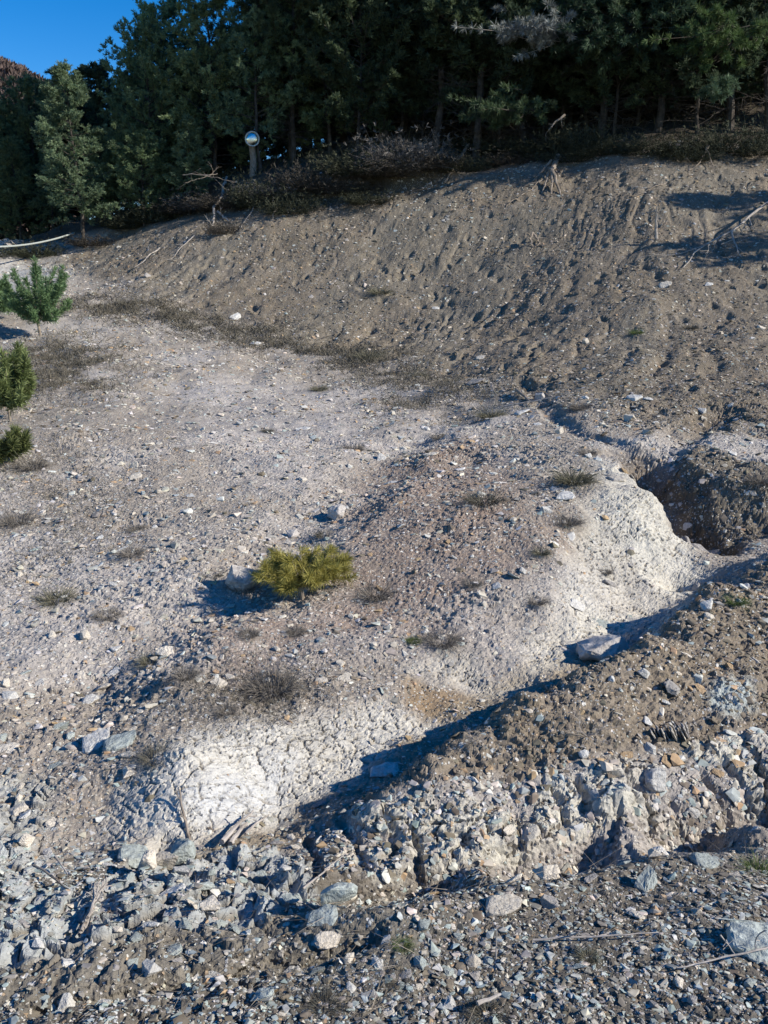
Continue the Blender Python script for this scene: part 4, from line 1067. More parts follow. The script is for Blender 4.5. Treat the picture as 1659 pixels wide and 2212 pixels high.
def pine(seed, h, cb, Rm, nb, col=((.026, .045, .022), (.075, .11, .05)), L=.17, w=.022, per=9, deadlow=.0, shape='cone'):
    """returns trunk mesh (with limbs) and crown mesh; unit metres, base at 0"""
    r = np.random.default_rng(seed)
    zs = np.linspace(-.3, h, 14); wob = np.cumsum(r.normal(0, h * .006, (14, 2)), 0)
    tp = np.column_stack([wob, zs]); tr = np.interp(zs, [0, h * .1, h], [h * .0085 + .025, h * .0062 + .02, .012])
    wood = [tube(tp, tr, 8, (.14, .12, .10))]
    tips = []; td = []
    def trunk_at(z): return np.array([np.interp(z, zs, tp[:, 0]), np.interp(z, zs, tp[:, 1]), z])
    for i in range(nb):
        t = (i + r.uniform(0, 1)) / nb; z = h * (cb + (1 - cb) * t ** .9)
        if shape == 'cone': prof = (1 - t) ** .75 * (.75 + .25 * min(1, t * 5)) + .07
        else: prof = math.sin(math.pi * min(1, (t * .85 + .15))) ** .6 * .9 + .12
        Lb = Rm * prof * r.uniform(.55, 1.15); a = r.uniform(0, 6.283)
        up = r.uniform(-.05, .3) + .65 * t
        d = unit(np.array([math.cos(a), math.sin(a), up])); p = trunk_at(z); pts = [p]; ns = max(4, int(Lb / .28))
        for k in range(ns):
            d = unit(d + r.normal(0, .10, 3) + np.array([0, 0, .05])); p = p + d * Lb / ns; pts.append(p)
            s = (k + 1) / ns
            if s > .28:
                for _ in range(3 if s < .95 else 4):
                    dd = unit(d * .8 + r.normal(0, .55, 3) + np.array([0, 0, .22])); l2 = r.uniform(.18, .42) * (1.15 - .4 * s) * min(1, .4 + Rm / 2.5)
                    e = p + dd * l2
                    if _ == 0: wood.append(tube([p, e], [.008, .004], 3, (.16, .13, .11)))
                    for f in (.35, .7, 1.0): tips.append(p + dd * l2 * f); td.append(unit(dd + np.array([0, 0, .35])))
        rb = .008 + .012 * Lb / 2
        wood.append(tube(pts, np.linspace(rb, .004, len(pts)), 4, (.15, .13, .11)))
    for i in range(int(deadlow)):
        z = h * r.uniform(.06, cb); a = r.uniform(0, 6.283); d = unit(np.array([math.cos(a), math.sin(a), r.uniform(-.3, .25)])); p = trunk_at(z); pts = [p]; Lb = r.uniform(.5, 2.0)
        for k in range(5):
            d = unit(d + r.normal(0, .18, 3)); p = p + d * Lb / 5; pts.append(p)
            for _ in range(2):
                dd = unit(d + r.normal(0, .6, 3)); wood.append(tube([p, p + dd * r.uniform(.15, .5)], [.005, .002], 3, (.22, .2, .18)))
        wood.append(tube(pts, np.linspace(.014, .004, 6), 4, (.2, .18, .16)))
    V, F, Cc = merge(wood); tm = np_mesh('trunk', V, [F], MAT['bark'], Cc)
    V, F, Cc = needles(np.array(tips), np.array(td), r, per, L, w, col[0], col[1], 1.1)
    return tm, np_mesh('crown', V, [F], MAT['needles'], Cc)

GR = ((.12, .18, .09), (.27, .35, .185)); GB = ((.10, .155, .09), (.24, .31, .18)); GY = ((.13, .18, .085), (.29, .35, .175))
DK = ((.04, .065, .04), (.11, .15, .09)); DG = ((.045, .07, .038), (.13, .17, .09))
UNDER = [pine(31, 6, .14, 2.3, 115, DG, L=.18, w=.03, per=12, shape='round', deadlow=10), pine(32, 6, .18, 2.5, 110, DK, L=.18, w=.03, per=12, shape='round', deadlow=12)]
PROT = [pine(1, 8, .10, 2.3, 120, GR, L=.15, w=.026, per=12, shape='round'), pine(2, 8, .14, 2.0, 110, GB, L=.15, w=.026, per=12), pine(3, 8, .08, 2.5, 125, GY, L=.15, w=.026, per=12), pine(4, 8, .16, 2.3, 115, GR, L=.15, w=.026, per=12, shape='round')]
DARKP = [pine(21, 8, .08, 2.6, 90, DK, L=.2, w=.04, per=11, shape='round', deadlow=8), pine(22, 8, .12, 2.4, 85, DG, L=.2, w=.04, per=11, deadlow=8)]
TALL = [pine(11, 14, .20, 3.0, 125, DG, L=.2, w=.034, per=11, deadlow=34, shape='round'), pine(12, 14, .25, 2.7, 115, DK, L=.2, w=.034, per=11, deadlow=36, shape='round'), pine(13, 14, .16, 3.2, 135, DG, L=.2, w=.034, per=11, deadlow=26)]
def put_pine(meshes, H0, x, y, h, label, group=None, rot=0, wide=1.0, lean=(0, 0)):
    z = hz(x, y)
    t = thing('pine_tree', label, 'pine tree', (x, y, z - .05), (lean[0], lean[1], rot), group)
    s_ = h / H0; t.scale = (s_ * wide, s_ * wide, s_)
    link('trunk', meshes[0], t); link('crown', meshes[1], t)
    return t
def apex(u, v, Y, dy=0):
    p = at(u, v, Y); return p[0], Y, p[2]
# u of the stem, depth, v of the apex
FRONT = [
 (-60,28.3,150,2,'pine cut by the left edge of the picture beside the far hill',1.1),
 (62,29.3,185,0,'round-topped pine just right of the far brown hill',1.15),
 (158,24.6,150,1,'pine with the leaning pale trunk at the end of the track',1.25),
 (200,30,215,1,'small pine behind the gap at the left skyline',1.1),
 (262,26.6,160,1,'pine at the dip of the skyline, first of the rising row',.95),
 (310,26.0,70,0,'tall narrow pine at the left side of the steep treeline',1.0),
 (355,27.2,25,3,'pine whose tip stands alone against the blue sky',1.05),
 (440,25.8,-60,2,'leafy pine left of the mirror tree with low branches',1.15),
 (300,24.9,290,0,'low bushy pine in front of the steep treeline',1.3),
 (100,27.4,330,1,'low pine over the rope at left',1.2),
 (20,27.6,300,2,'dense low pine at the far left behind the rope',1.25),
 (210,26.2,320,3,'low pine right of the leaning pale trunk',1.2),
 (400,24.7,255,1,'low dark pine left of the mirror',1.2),
 (540,25.0,-110,1,'pine rising directly behind the round mirror',1.0),
 (620,26.0,-90,0,'bright-tipped pine just right of the mirror tree',1.25),
 (700,25.6,-120,2,'pine above the overhanging brush, left of the pale trunks',1.1),
]
for i, (u, Yd, va, k, lab, wd) in enumerate(FRONT):
    ax, ay, az = apex(u, va, Yd); h = az - hz(ax, ay)
    put_pine(PROT[k], 8, ax, ay, h, lab, 'pines along the top of the slope', i * 2.1, wd)
TT = [(940,24.3,9.0,1,'pine with a whitish patch on its straight trunk'),(1035,23.9,9.6,0,'tallest straight trunk at the middle of the wood edge'),(1135,24.3,8.8,2,'pine behind the whitish dead spray'),
      (830,25.5,8.6,0,'slim pine at the dark wood edge left of the two straight trunks'),(1290,24.2,9.0,1,'pine above the hanging root stump'),(1420,24.0,8.6,0,'pine at the darkest part of the wood edge'),
      (1560,23.8,9.2,2,'pine with green sprays reaching over the scree at right'),(1660,23.6,9.4,1,'pine cut by the right edge of the picture'),(760,27.5,9.2,2,'deeper pine left of the slim one')]
for i, (u, Yd, h, k, lab) in enumerate(TT):
    ax = at(u, 300, Yd)[0]; put_pine(TALL[k], 14, ax, Yd, h, lab, 'tall pines at the wood edge', i * 1.3, 1.25)
r = random.Random(31); spots = [(at(u, 300, Yd)[0], Yd) for u, Yd, *_ in TT]
nfar = 0
for _ in range(6000):
    y = r.uniform(17.5, 50); x = r.uniform(-2.5, .48 * y + 12)
    lim = np.interp(x, EL[:, 0], EL[:, 1]) + 1.3
    if y < lim or any(math.hypot(x - a, y - b_) < 1.75 for a, b_ in spots): continue
    spots.append((x, y)); nfar += 1
    sm = r.random() < .6
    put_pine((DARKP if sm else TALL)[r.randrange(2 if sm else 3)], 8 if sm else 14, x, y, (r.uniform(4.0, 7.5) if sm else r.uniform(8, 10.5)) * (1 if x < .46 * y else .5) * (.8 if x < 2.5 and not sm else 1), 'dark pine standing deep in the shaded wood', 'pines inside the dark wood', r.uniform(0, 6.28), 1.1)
    if nfar > 215: break
for i in range(34):
    x = -17 + i * .48; y = 31.5 + 1.5 * math.sin(i * 2.3)
    if abs(x + 5) < 12: put_pine(DARKP[i % 2], 8, x, y, 3.6 + .9 * math.sin(i * 1.7), 'low pine filling the gap under the left treeline', 'low pines under the left treeline', i, 1.3)
for i in range(26):
    x = r.uniform(-34, -5); y = r.uniform(36, 56)
    if x > -6 and y < 34: continue
    put_pine(PROT[r.randrange(4)], 8, x, y, r.uniform(4.5, 6.5), 'pine in the farther row behind the left treeline', 'farther pines at left', r.uniform(0, 6.28), 1.2)
# pines on the slope outside the frame whose shadows fall on the scree
for i, (x, y, h) in enumerate([(12.4,15.9,4.4),(14.6,17.6,6.0)]):
    put_pine(PROT[i % 4], 8, x, y, h, ('low pine right of the frame shading the scree', 'farther pine right of the frame on the slope')[i], None, i)

UN = [(770,210),(870,60),(985,120),(1085,30),(1180,90),(1240,10),(1340,60),(1400,-30),(1480,40),(1530,-60),(1610,0),(1680,-80)]
for i, (u, va) in enumerate(UN):
    x_ = at(u, 300, 24.0)[0]; Yd = float(np.interp(x_, EL[:, 0], EL[:, 1])) + 1.2 + .9 * (i % 3); ax, ay, az = apex(u, va, Yd)
    put_pine(UNDER[i % 2], 6, ax, ay, max(4.2, az - hz(ax, ay)), 'low-branched bushy pine filling the wood edge between the tall trunks', 'bushy pines along the wood edge', i * 1.9, 1.05)

for i in range(14):
    x_ = 1.0 + i * .62; Yd = float(np.interp(x_, EL[:, 0], EL[:, 1])) + 1.9 + .5 * (i % 3)
    put_pine(UNDER[i % 2], 6, x_, Yd, 2.6 + .5 * (i % 4), 'small shaded pine low under the wood edge', 'small pines under the wood edge', i * 1.7, 1.3)
for i in range(22):
    x_ = -1.5 + i * .52; Yd = float(np.interp(x_, EL[:, 0], EL[:, 1])) + 3.0 + 1.1 * (i * 7 % 4)
    put_pine(DARKP[i % 2], 8, x_, Yd, 5.2 + .8 * (i * 5 % 4), 'dark bushy pine closing the wood behind the edge row', 'second row of bushy pines', i * 2.3, 1.15)

# far brown hill
def hill():
    nx, ny = 90, 40
    u = np.linspace(-900, 260, nx); xs = []; V = []
    for j in range(ny):
        t = j / (ny - 1)
        for i in range(nx):
            vv = np.interp(u[i], [-900, -300, -60, 0, 40, 110, 200, 260], [-150, 20, 130, 163, 176, 215, 290, 420])
            p = at(u[i], vv, 320); top = p[2] + 3
            hh = -30 + (top + 30) * math.sin(t * math.pi / 2) + 4 * float(fbm(np.array([i * .35]), np.array([j * .35]), 3, 5)[0]) * (t > .1)
            V.append((p[0], 230 + 90 * t, hh))
    V = np.array(V); F = []
    idx = (np.arange(ny - 1)[:, None] * nx + np.arange(nx - 1)[None]).ravel()
    return np_mesh('hill', V, [np.stack([idx, idx + 1, idx + nx + 1, idx + nx], 1)], plain_mat('autumn wood on the hill', (.085, .068, .062), (.14, .105, .092), .12, .95, .05, bump=1), None, True)
tag(link('hill', hill()), kind='structure')
bm = bmesh.new(); rr_ = random.Random(3)
V = []; F = []; o_ = 0
# bushy autumn crowns on it
hp = []
r3 = np.random.default_rng(8); n = 2600
for _ in range(1):
    t = r3.uniform(.3, 1, n); u = r3.uniform(-500, 240, n)
    vv = np.interp(u, [-900, -300, -60, 0, 40, 110, 200, 260], [-150, 20, 130, 163, 176, 215, 290, 420])
    p = np.array([at(a, b_, 320) for a, b_ in zip(u, vv)]); zt = -30 + (p[:, 2] + 33) * np.sin(t * math.pi / 2)
    pts = np.column_stack([p[:, 0], 230 + 90 * t, zt])
Vn, Fn, Cn = needles(pts, np.tile([0, 0, 1.0], (n, 1)), r3, 24, 3.0, .9, (.075, .06, .055), (.16, .115, .10), 2.2)
o = link('autumn_wood', np_mesh('autumn_wood', Vn, [Fn], MAT['straw'], Cn)); tag(o, 'reddish brown leafless wood covering the far hill', 'wood', kind='stuff')

# ------------------------------------------------------------------ brush on the bank lip
def brush_mesh(seed, n=620, Rr=.8, H=.8, ca=(.04, .036, .03), cb=(.13, .115, .095), leaf=True):
    r = np.random.default_rng(seed); P = []; D_ = []
    a = r.uniform(0, 6.283, n); rr = Rr * np.sqrt(r.uniform(0, 1, n)) * .7
    base = np.stack([np.cos(a) * rr, np.sin(a) * rr, -.05 + 0 * a], 1)
    dirs = unit(np.stack([np.cos(a) * .7 + r.normal(0, .5, n), np.sin(a) * .7 + r.normal(0, .5, n), r.uniform(.3, 1.2, n)], 1))
    L = H * r.uniform(.4, 1.25, n)
    A = blades(base, dirs, L, np.full(n, .012), r.uniform(0, .5, n), ca, cb, r, 3)
    tip = base + dirs * (L * r.uniform(.4, 1, n))[:, None]
    B = needles(tip, dirs, r, 7, .10, .012, ca, cb, 1.8)
    V = np.concatenate([A[0], B[0]]); 
    return np_mesh('brush', V, [A[1], B[1] + len(A[0])], MAT['straw'], np.concatenate([A[2], B[2]]))
BR = [brush_mesh(5), brush_mesh(6, ca=(.03, .034, .022), cb=(.085, .09, .06)), brush_mesh(7, ca=(.06, .056, .052), cb=(.19, .175, .16))]
BL = [(330,470,1.0,1,'dark low brush at the left end of the bank lip'),(395,452,.9,0,'brown brush left of the pale root'),(440,440,1.0,2,'grey twiggy brush over the pale root'),(500,432,1.1,0,'brush below the fallen branches'),
      (560,430,1.0,1,'dark brush under the mirror tree'),(610,420,1.0,2,'grey brush right of the mirror tree foot'),(665,412,1.0,0,'brown brush hanging over the scree edge'),(720,408,1.1,0,'brush in the middle of the overhang'),
      (775,400,1.2,1,'darkest brush of the overhang'),(830,395,1.2,0,'tall brown brush on the overhang'),(880,385,1.2,2,'grey twiggy brush at the right of the overhang'),(930,372,1.0,0,'brown brush where the overhang ends'),
      (630,445,.8,1,'drooping brush on the cut face below the mirror tree'),(800,425,.8,1,'drooping brush on the cut face in deep shade'),(990,362,.8,1,'low brush at the foot of the straight trunks'),(1100,340,.8,0,'low brush in the shade behind the root stump'),
      (1170,250,.9,2,'pale twiggy bush in the shade of the wood'),(1230,335,.8,1,'dark shrub at the wood edge above the scree'),(480,490,.5,0,'small brush beside the pale root'),(1480,335,.8,1,'dark shrub at the right wood edge'),(280,482,.9,1,'dark brush at the end of the treeline shadow'),(200,515,.9,0,'brush where track meets the trees'),(75,545,.7,1,'low brush by the rope'),(-20,548,.8,1,'low brush at the left picture edge')]
for i in range(12): BL.append((1020 + i * 56, 312 + 6 * (i % 3), .6 + .2 * (i * 5 % 3), 1, 'dark shrub in the shade among the trunks at the right wood edge'))
for i, (u, v, s_, k, lab) in enumerate(BL):
    q = G(u, v + 14); o = link('brush', BR[k]); o.location = (q[0], q[1] + .1, hz(*q)); hh_ = (.95, .55, .75, .5, 1.0, .6)[i % 6]; o.scale = (s_ * 1.1, s_ * .9, s_ * hh_); o.rotation_euler = (0, 0, i * 1.3)
    tag(o, lab, 'brush', 'brush along the bank lip')
# leaf litter and undergrowth of the wood
r4 = np.random.default_rng(55); n = 42000
yy = r4.uniform(19, 46, n); xx = r4.uniform(-.62, .62, n) * yy; lim = np.interp(xx, EL[:, 0], EL[:, 1])
kp = (yy > lim + .1) & (r4.uniform(0, 1, n) < np.clip(fbm(xx * .7, yy * .7, 3, 230) * 2 + .5, 0, 1)); xx, yy = xx[kp], yy[kp]; n = len(xx)
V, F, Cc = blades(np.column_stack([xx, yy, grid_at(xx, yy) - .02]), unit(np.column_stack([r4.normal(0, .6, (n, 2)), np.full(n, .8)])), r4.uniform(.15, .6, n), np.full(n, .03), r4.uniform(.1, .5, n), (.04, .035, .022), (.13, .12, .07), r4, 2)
o = link('undergrowth', np_mesh('undergrowth', V, [F], MAT['straw'], Cc)); tag(o, 'dark grass and undergrowth on the floor of the wood', 'undergrowth', kind='stuff')

# ------------------------------------------------------------------ mirror on the tree
mx, my, mz = at(545, 300, 24.75)
mir = thing('convex_mirror', 'round convex mirror on a pale weathered post at the top of the slope', 'mirror', (mx, my, mz), (R(0), 0, R(8)))
def lathe(prof, n=40, ax='y'):
    pr = np.array(prof); a = np.linspace(0, 2 * math.pi, n, endpoint=False)
    V = np.stack([pr[:, None, 0] * np.cos(a), np.repeat(-pr[:, None, 1], n, 1), pr[:, None, 0] * np.sin(a)], 2).reshape(-1, 3)
    m = len(pr); i = np.arange(m - 1)[:, None] * n; j = np.arange(n)[None]; jn = (j + 1) % n
    return V, np.stack([i + j, i + n + j, i + n + jn, i + jn], 2).reshape(-1, 4)
V, F = lathe([(1e-4, .075), (.055, .072), (.105, .058), (.145, .034), (.172, .0)]); o = link('glass', np_mesh('glass', V, [F], MAT['mirror'], None, True), mir)
V, F = lathe([(.168, .0), (.174, .02), (.186, .022), (.194, .0), (.186, -.03), (.13, -.05), (1e-4, -.055)]); o = link('rim', np_mesh('rim', V, [F], MAT['steel'], None, True), mir)
V, F, Cc = tube([(0, .04, 0), (0, .14, 0), (-.02, .3, -.05)], [.02, .02, .02], 8); o = link('bracket', np_mesh('bracket', V, [F], MAT['steel']), mir)

gz_ = hz(mx, my + .2) - mz
V, F, Cc = tube([(-.03, .17, gz_ - .3), (.01, .18, gz_ * .55), (-.02, .17, gz_ * .1), (-.02, .17, .1)], [.11, .085, .08, .07], 9); o = link('post', np_mesh('post', V, [F], MAT['rootw']), mir)

# ------------------------------------------------------------------ rope at the far left
a0 = np.array(at(-140, 521, 20.5)); a1 = np.array(at(160, 503, 24.5)); t = np.linspace(0, 1, 30)[:, None]
P = a0 * (1 - t) + a1 * t; P[:, 2] -= .22 * (1 - (2 * t[:, 0] - 1) ** 2)
V, F, Cc = tube(P, np.full(30, .022), 8); o = link('rope', np_mesh('rope', V, [F], MAT['rope'], None, True)); tag(o, 'pale slack rope strung across the end of the track', 'rope')

# ------------------------------------------------------------------ roots, branches, sticks
def limb(seed, P0, P1, r0, r1, wob=.06, nsub=6, sublen=.5, segs=12, col=(.3, .28, .25), droop=0):
    r = np.random.default_rng(seed); P0 = np.array(P0, float); P1 = np.array(P1, float); Lh = np.linalg.norm(P1 - P0); t = np.linspace(0, 1, segs)[:, None]
    nz_ = np.cumsum(r.normal(0, 1, (segs, 3)), 0); nz_ -= nz_[0] * (1 - t) + nz_[-1] * t
    P = P0 * (1 - t) + P1 * t + nz_ * wob * Lh * .12; P[:, 2] += droop * Lh * (t[:, 0] * (1 - t[:, 0]))
    rad = np.linspace(r0, r1, segs); parts = [tube(P, rad, 7, col)]; main = unit(P1 - P0)
    for k in range(nsub):
        i = r.integers(2, segs - 1); d = unit(main * .9 + r.normal(0, .55, 3)); l2 = sublen * Lh * r.uniform(.25, .8); p = P[i]; q = [p]
        for _ in range(5): d = unit(d + r.normal(0, .2, 3)); p = p + d * l2 / 5; q.append(p)
        parts.append(tube(q, np.linspace(rad[i] * .6, .002, 6), 5, col))
        for _ in range(3):
            j = r.integers(2, 6); dd = unit(d + r.normal(0, .6, 3)); parts.append(tube([q[j], q[j] + dd * l2 * .3], [rad[i] * .25, .0015], 3, col))
    return merge(parts)
def ground_pt(u, v, dz=0.0):
    q = G(u, v); return np.array([q[0], q[1], hz(*q) + dz])
def wood(name, label, cat, limbs, mat='dead', group=None):
    V, F, Cc = merge(limbs); o = link(name, np_mesh(name, V, [F], MAT[mat], Cc)); return tag(o, label, cat, group)
gp = ground_pt
wood('dead_branch', 'long bleached dead branch lying on the scree at the right edge', 'branch', [limb(1, gp(1700,450,.35), gp(1475,588,.05), .032, .008, .08, 7, .45), limb(2, gp(1580,520,.2), gp(1600,560,.05), .025, .006, .1, 2)])
wood('root_stump', 'splayed root stump sticking out of the scree under the wood', 'stump', [limb(3, gp(1205,350,.1), gp(1188,398,.25), .07, .05, .05, 2, .5), limb(4, gp(1188,392,.25), gp(1170,420,.0), .05, .015, .1, 3, .6), limb(5, gp(1190,392,.25), gp(1212,425,.0), .05, .015, .1, 3, .6), limb(6, gp(1190,395,.25), gp(1190,428,.05), .04, .012, .1, 2), limb(7, gp(1190,370,.25), gp(1150,398,.05), .03, .01, .1, 3)], 'rootw')
wood('root_tangle', 'root tangle trailing left of the splayed stump', 'root', [limb(8, gp(1180,400,.1), gp(1000,448,.03), .02, .006, .15, 8, .4), limb(9, gp(1160,410,.1), gp(1080,470,.02), .014, .004, .15, 5, .4), limb(10, gp(1300,425,.05), gp(1200,462,.02), .014, .004, .1, 3, .3)], 'rootw')
wood('pale_root', 'pale bent root hanging from the bank lip at left', 'root', [limb(11, gp(492,435,.1), gp(462,470,.1), .035, .03, .12, 2), limb(12, gp(462,468,.1), gp(455,505,.02), .03, .012, .12, 2), limb(13, gp(470,465,.1), gp(500,478,.02), .03, .01, .1, 2)], 'dead')
wood('dead_snag', 'small forked dead snag standing on the upper right scree', 'snag', [limb(14, gp(1420,520,-.05), np.array(gp(1420,520)) + np.array([-.05, 0, .6]), .03, .012, .12, 3, .4), limb(15, np.array(gp(1420,520)) + np.array([-.03, 0, .5]), gp(1370,480,.15), .015, .004, .1, 1)], 'dead')
wood('root_tangle', 'dark root knot in the middle of the scree face', 'root', [limb(16, gp(1150,515,.15), gp(1175,535,.02), .03, .008, .2, 6, .8), limb(17, gp(1150,515,.15), gp(1150,545,.02), .03, .006, .2, 6, .8)], 'rootw')
wood('root_tangle', 'thin roots at the left bank face', 'root', [limb(18, gp(560,440,.1), gp(520,500,.02), .015, .004, .15, 3), limb(19, gp(345,535,.05), gp(290,580,.02), .02, .005, .12, 3), limb(20, gp(420,520,.08), gp(360,560,.02), .015, .004, .12, 3), limb(21, gp(600,450,.1), gp(590,480,.02), .015, .004, .15, 3)], 'dead')
wood('root_tangle', 'thin hanging roots at the right end of the wood edge', 'root', [limb(22, gp(1530,345,.3), gp(1490,385,.05), .02, .006, .15, 5), limb(23, gp(1525,345,.3), gp(1545,380,.05), .02, .006, .15, 4), limb(24, gp(1440,395,.1), gp(1370,432,.02), .012, .004, .12, 3)], 'rootw')
wood('fallen_branch', 'fallen leafless branch lying among the brush left of the mirror', 'branch', [limb(25, np.array(at(395,378,23.6)), np.array(at(510,392,23.4)), .014, .005, .12, 8, .5), limb(26, np.array(at(470,375,23.8)), np.array(at(400,395,23.4)), .010, .004, .12, 6, .5)], 'rootw')
wood('fallen_branch', 'bare fallen branch sloping down from the wood toward the scree', 'branch', [limb(27, np.array(at(1220,248,23.0)), np.array(at(1185,280,22.6)), .03, .01, .12, 6, .7)], 'rootw')
wood('fallen_log', 'thin log slanting out of the shade onto the scree top', 'branch', [limb(28, gp(1010,345,.3), gp(960,400,.05), .04, .02, .05, 2, .3)], 'rootw')
wood('driftwood', 'pale split driftwood at the lower end of the gully', 'driftwood', [limb(29, gp(480,1838,.03), gp(548,1778,.05), .010, .003, .08, 3, .4), limb(30, gp(498,1835,.02), gp(535,1790,.03), .010, .003, .08, 2, .4), limb(31, gp(530,1812,.015), gp(582,1775,.03), .006, .002, .05, 0)], 'dead')
wood('stick', 'thin dry stick leaning on the white bank', 'stick', [limb(32, gp(412,1832,.0), gp(388,1722,.03), .007, .003, .05, 3, .25)], 'rootw')
wood('stick_bundle', 'bundle of dark sticks on the stone pile', 'sticks', [limb(40 + i, gp(170 + i * 5, 2010 - i * 4, .03), gp(232 - i * 4, 1925 + i * 3, .05), .005, .002, .1, 3, .35) for i in range(5)], 'dead')
wood('stick', 'long thin stick lying across the stones at left', 'stick', [limb(50, gp(75,1895,.04), gp(175,1950,.03), .004, .002, .05, 1, .2)], 'rootw')
wood('stick', 'white peeled twig on the stones at left', 'stick', [limb(51, gp(123,1888,.05), gp(148,1908,.03), .004, .002, .03, 0)], 'dead')
wood('stick', 'straw-like stick slanting below the fractured face', 'stick', [limb(52, gp(655,1938,.02), gp(745,1880,.04), .0035, .0015, .04, 0)], 'dead')
wood('stick', 'thin stick lying level on the near gravel at right', 'stick', [limb(53, gp(1150,2052,.02), gp(1420,2038,.02), .003, .0015, .04, 2, .2)], 'dead')
wood('stick', 'upright straw in the near gravel', 'stick', [limb(54, gp(1070,2085,.0), np.array(gp(1070,2085)) + np.array([0, 0, .09]), .0022, .0012, .05, 1, .2)], 'dead')
wood('stick', 'long stick from the right edge over the near gravel', 'stick', [limb(55, gp(1680,2070,.04), gp(1460,2115,.02), .003, .0015, .06, 3, .3)], 'dead')
wood('stick', 'bleached stick at the bottom edge left of centre', 'stick', [limb(56, gp(1030,2200,.03), gp(1080,2180,.03), .006, .003, .05, 1, .3)], 'dead')
wood('stick', 'stick lying across the rill head', 'stick', [limb(57, gp(1085,888,.05), gp(1200,868,.06), .012, .005, .05, 2, .3)], 'dead')
wood('stick', 'dark straight stick in the rill head', 'stick', [limb(58, gp(1115,848,.05), gp(1150,872,.04), .02, .012, .04, 1, .2)], 'rootw')
# whitish dead spray and green sprays low on the wood edge
def spray(name, label, u, v, Yd, R_, n, ca, cb, dead=False, seed=1, flat=.5):
    r = np.random.default_rng(seed); c = np.array(at(u, v, Yd)); parts = []; tips = []; td = []
    root = c + np.array([R_ * 1.2, .8, .2])
    for i in range(n):
        e = c + r.normal(0, 1, 3) * np.array([R_, R_ * .6, R_ * flat]); m_ = (root + e) / 2 + r.normal(0, .12, 3)
        parts.append(tube([root, m_, e], [.014, .008, .003], 4, (.3, .28, .26)))
        for f in (.5, .7, .85, 1):
            p = m_ * (1 - f) + e * f if f < 1 else e; tips.append(p); td.append(unit(e - root + r.normal(0, .6, 3) + [0, 0, .3]))
    t = thing(name, label, 'branch', tuple(root)); V, F, Cc = merge(parts); link('twigs', np_mesh('twigs', V - root, [F], MAT['dead' if dead else 'bark'], Cc), t)
    V, F, Cc = needles(np.array(tips) - root, np.array(td), r, 34, .16, .012, ca, cb, 1.3); link('needles', np_mesh('needles', V, [F], MAT['straw' if dead else 'young'], Cc), t)
spray('dead_spray', 'whitish dead spray of twigs hanging at the wood edge', 1150, 62, 22.5, .5, 46, (.16, .17, .16), (.36, .38, .36), True, 1, .45)
spray('pine_bough', 'green pine bough reaching out over the right of the scree', 1555, 80, 21.6, .55, 60, (.05, .09, .03), (.13, .19, .07), False, 2)
spray('pine_bough', 'green pine bough beside the whitish dead spray', 1300, 60, 22.6, .8, 60, (.035, .07, .04), (.09, .14, .08), False, 3)
spray('pine_bough', 'small pale pine bough under the right green bough', 1550, 195, 21.8, .22, 16, (.06, .10, .06), (.14, .2, .12), False, 4)
spray('pine_bough', 'low drooping bough between the straight trunks', 1080, 240, 22.8, .6, 34, (.04, .07, .035), (.1, .14, .07), False, 5, .35)

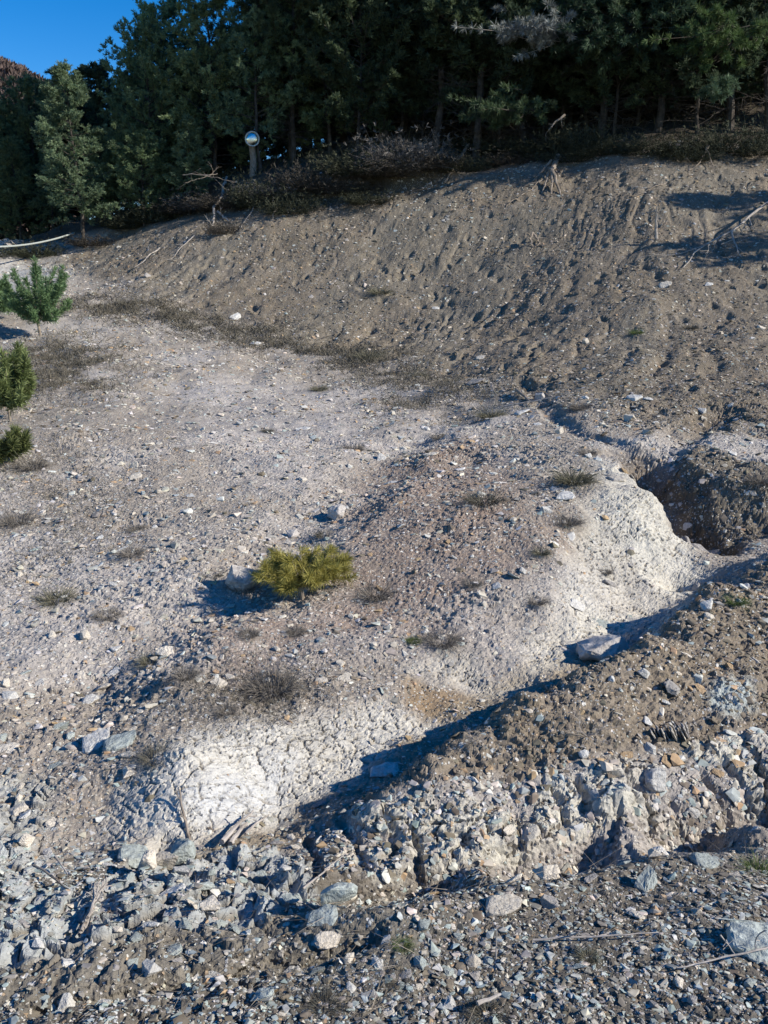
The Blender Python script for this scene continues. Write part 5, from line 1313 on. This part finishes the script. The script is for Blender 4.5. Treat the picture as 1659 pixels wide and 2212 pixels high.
# ------------------------------------------------------------------ young pines
def young_pine(name, label, u, v, wpx, hpx, ca, cb, seed, nsh=40, up=1.0, L=.07, w=.004, trunk=.35, per=60, flat=False, group=None, cat='young pine', bare=.3):
    r = np.random.default_rng(seed); q = G(u, v); z = hz(*q); dist = math.hypot(q[1], EYE - z); k = dist / FPX; W_ = wpx * k; H_ = hpx * k
    t = thing(name, label, cat, (q[0], q[1], z), (0, 0, 0), group); parts = []; P = []; D_ = []
    tr = [(0, 0, -.04), (-.02 * W_, 0, H_ * .2), (.02 * W_, 0, H_ * .42), (0.0, 0, H_ * .6)]
    parts.append(tube(tr, [W_ * trunk * .06, W_ * trunk * .05, W_ * trunk * .04, W_ * .008], 8, (.36, .32, .27)))
    for i in range(nsh):
        a = r.uniform(0, 6.283); rr = math.sqrt(r.uniform(0.02, 1)) * W_ * .44
        zt = H_ * (bare + (1 - bare) * r.uniform(.15, 1) * (1 - .45 * (rr / (W_ * .5)) ** 2))
        if flat and math.sin(a) * rr < -.16 * W_ and abs(math.cos(a) * rr) < .07 * W_: continue
        e = np.array([math.cos(a) * rr, math.sin(a) * rr, zt]); s0 = np.array([0, 0, H_ * r.uniform(.25, .5)])
        m_ = s0 * .5 + e * .5 + np.array([0, 0, -.06 * H_]); parts.append(tube([s0, m_, e], [W_ * .010, W_ * .007, W_ * .004], 5, (.2, .16, .12)))
        d = unit(np.array([math.cos(a) * .5, math.sin(a) * .5, up]) + r.normal(0, .2, 3)); sl = H_ * r.uniform(.10, .24)
        for f in np.linspace(-.9, 1, 7): P.append(e + d * sl * f if f > 0 else e + (e - m_) * f * .8); D_.append(d)
    V, F, Cc = merge(parts); link('trunk', np_mesh('trunk', V, [F], MAT['rootw'], Cc), t)
    V, F, Cc = needles(np.array(P), np.array(D_), r, per // 7 + 1, L, w, ca, cb, 1.5); link('needles', np_mesh('needles', V, [F], MAT['young'], Cc), t)
    return t
young_pine('pine_sapling', 'yellow-green umbrella-shaped pine sapling on the middle of the mound', 655, 1290, 190, 104, (.19, .175, .035), (.48, .42, .12), 5, 64, .15, .062, .0024, .5, 250, True, None, 'sapling', .36)
young_pine('young_pine', 'bright green bushy young pine at the left edge', 88, 728, 140, 140, (.07, .13, .055), (.20, .30, .14), 6, 60, 1.5, .10, .010, .4, 260, group='young pines at the left edge', bare=.12)
young_pine('young_pine', 'green young pine cut by the left edge beside the bushy one', 0, 700, 70, 90, (.07, .13, .055), (.20, .30, .14), 7, 40, 1.5, .10, .010, .4, 260, group='young pines at the left edge', bare=.12)
young_pine('young_pine', 'dark young pine below the bright green ones', 22, 905, 125, 150, (.07, .095, .03), (.21, .25, .10), 8, 46, 1.4, .10, .009, .4, 230, group='young pines at the left edge', bare=.08)
young_pine('young_pine', 'low olive young pine lowest at the left edge', 10, 1008, 110, 85, (.07, .09, .03), (.20, .22, .08), 9, 36, .9, .085, .007, .4, 220, group='young pines at the left edge', bare=.08)
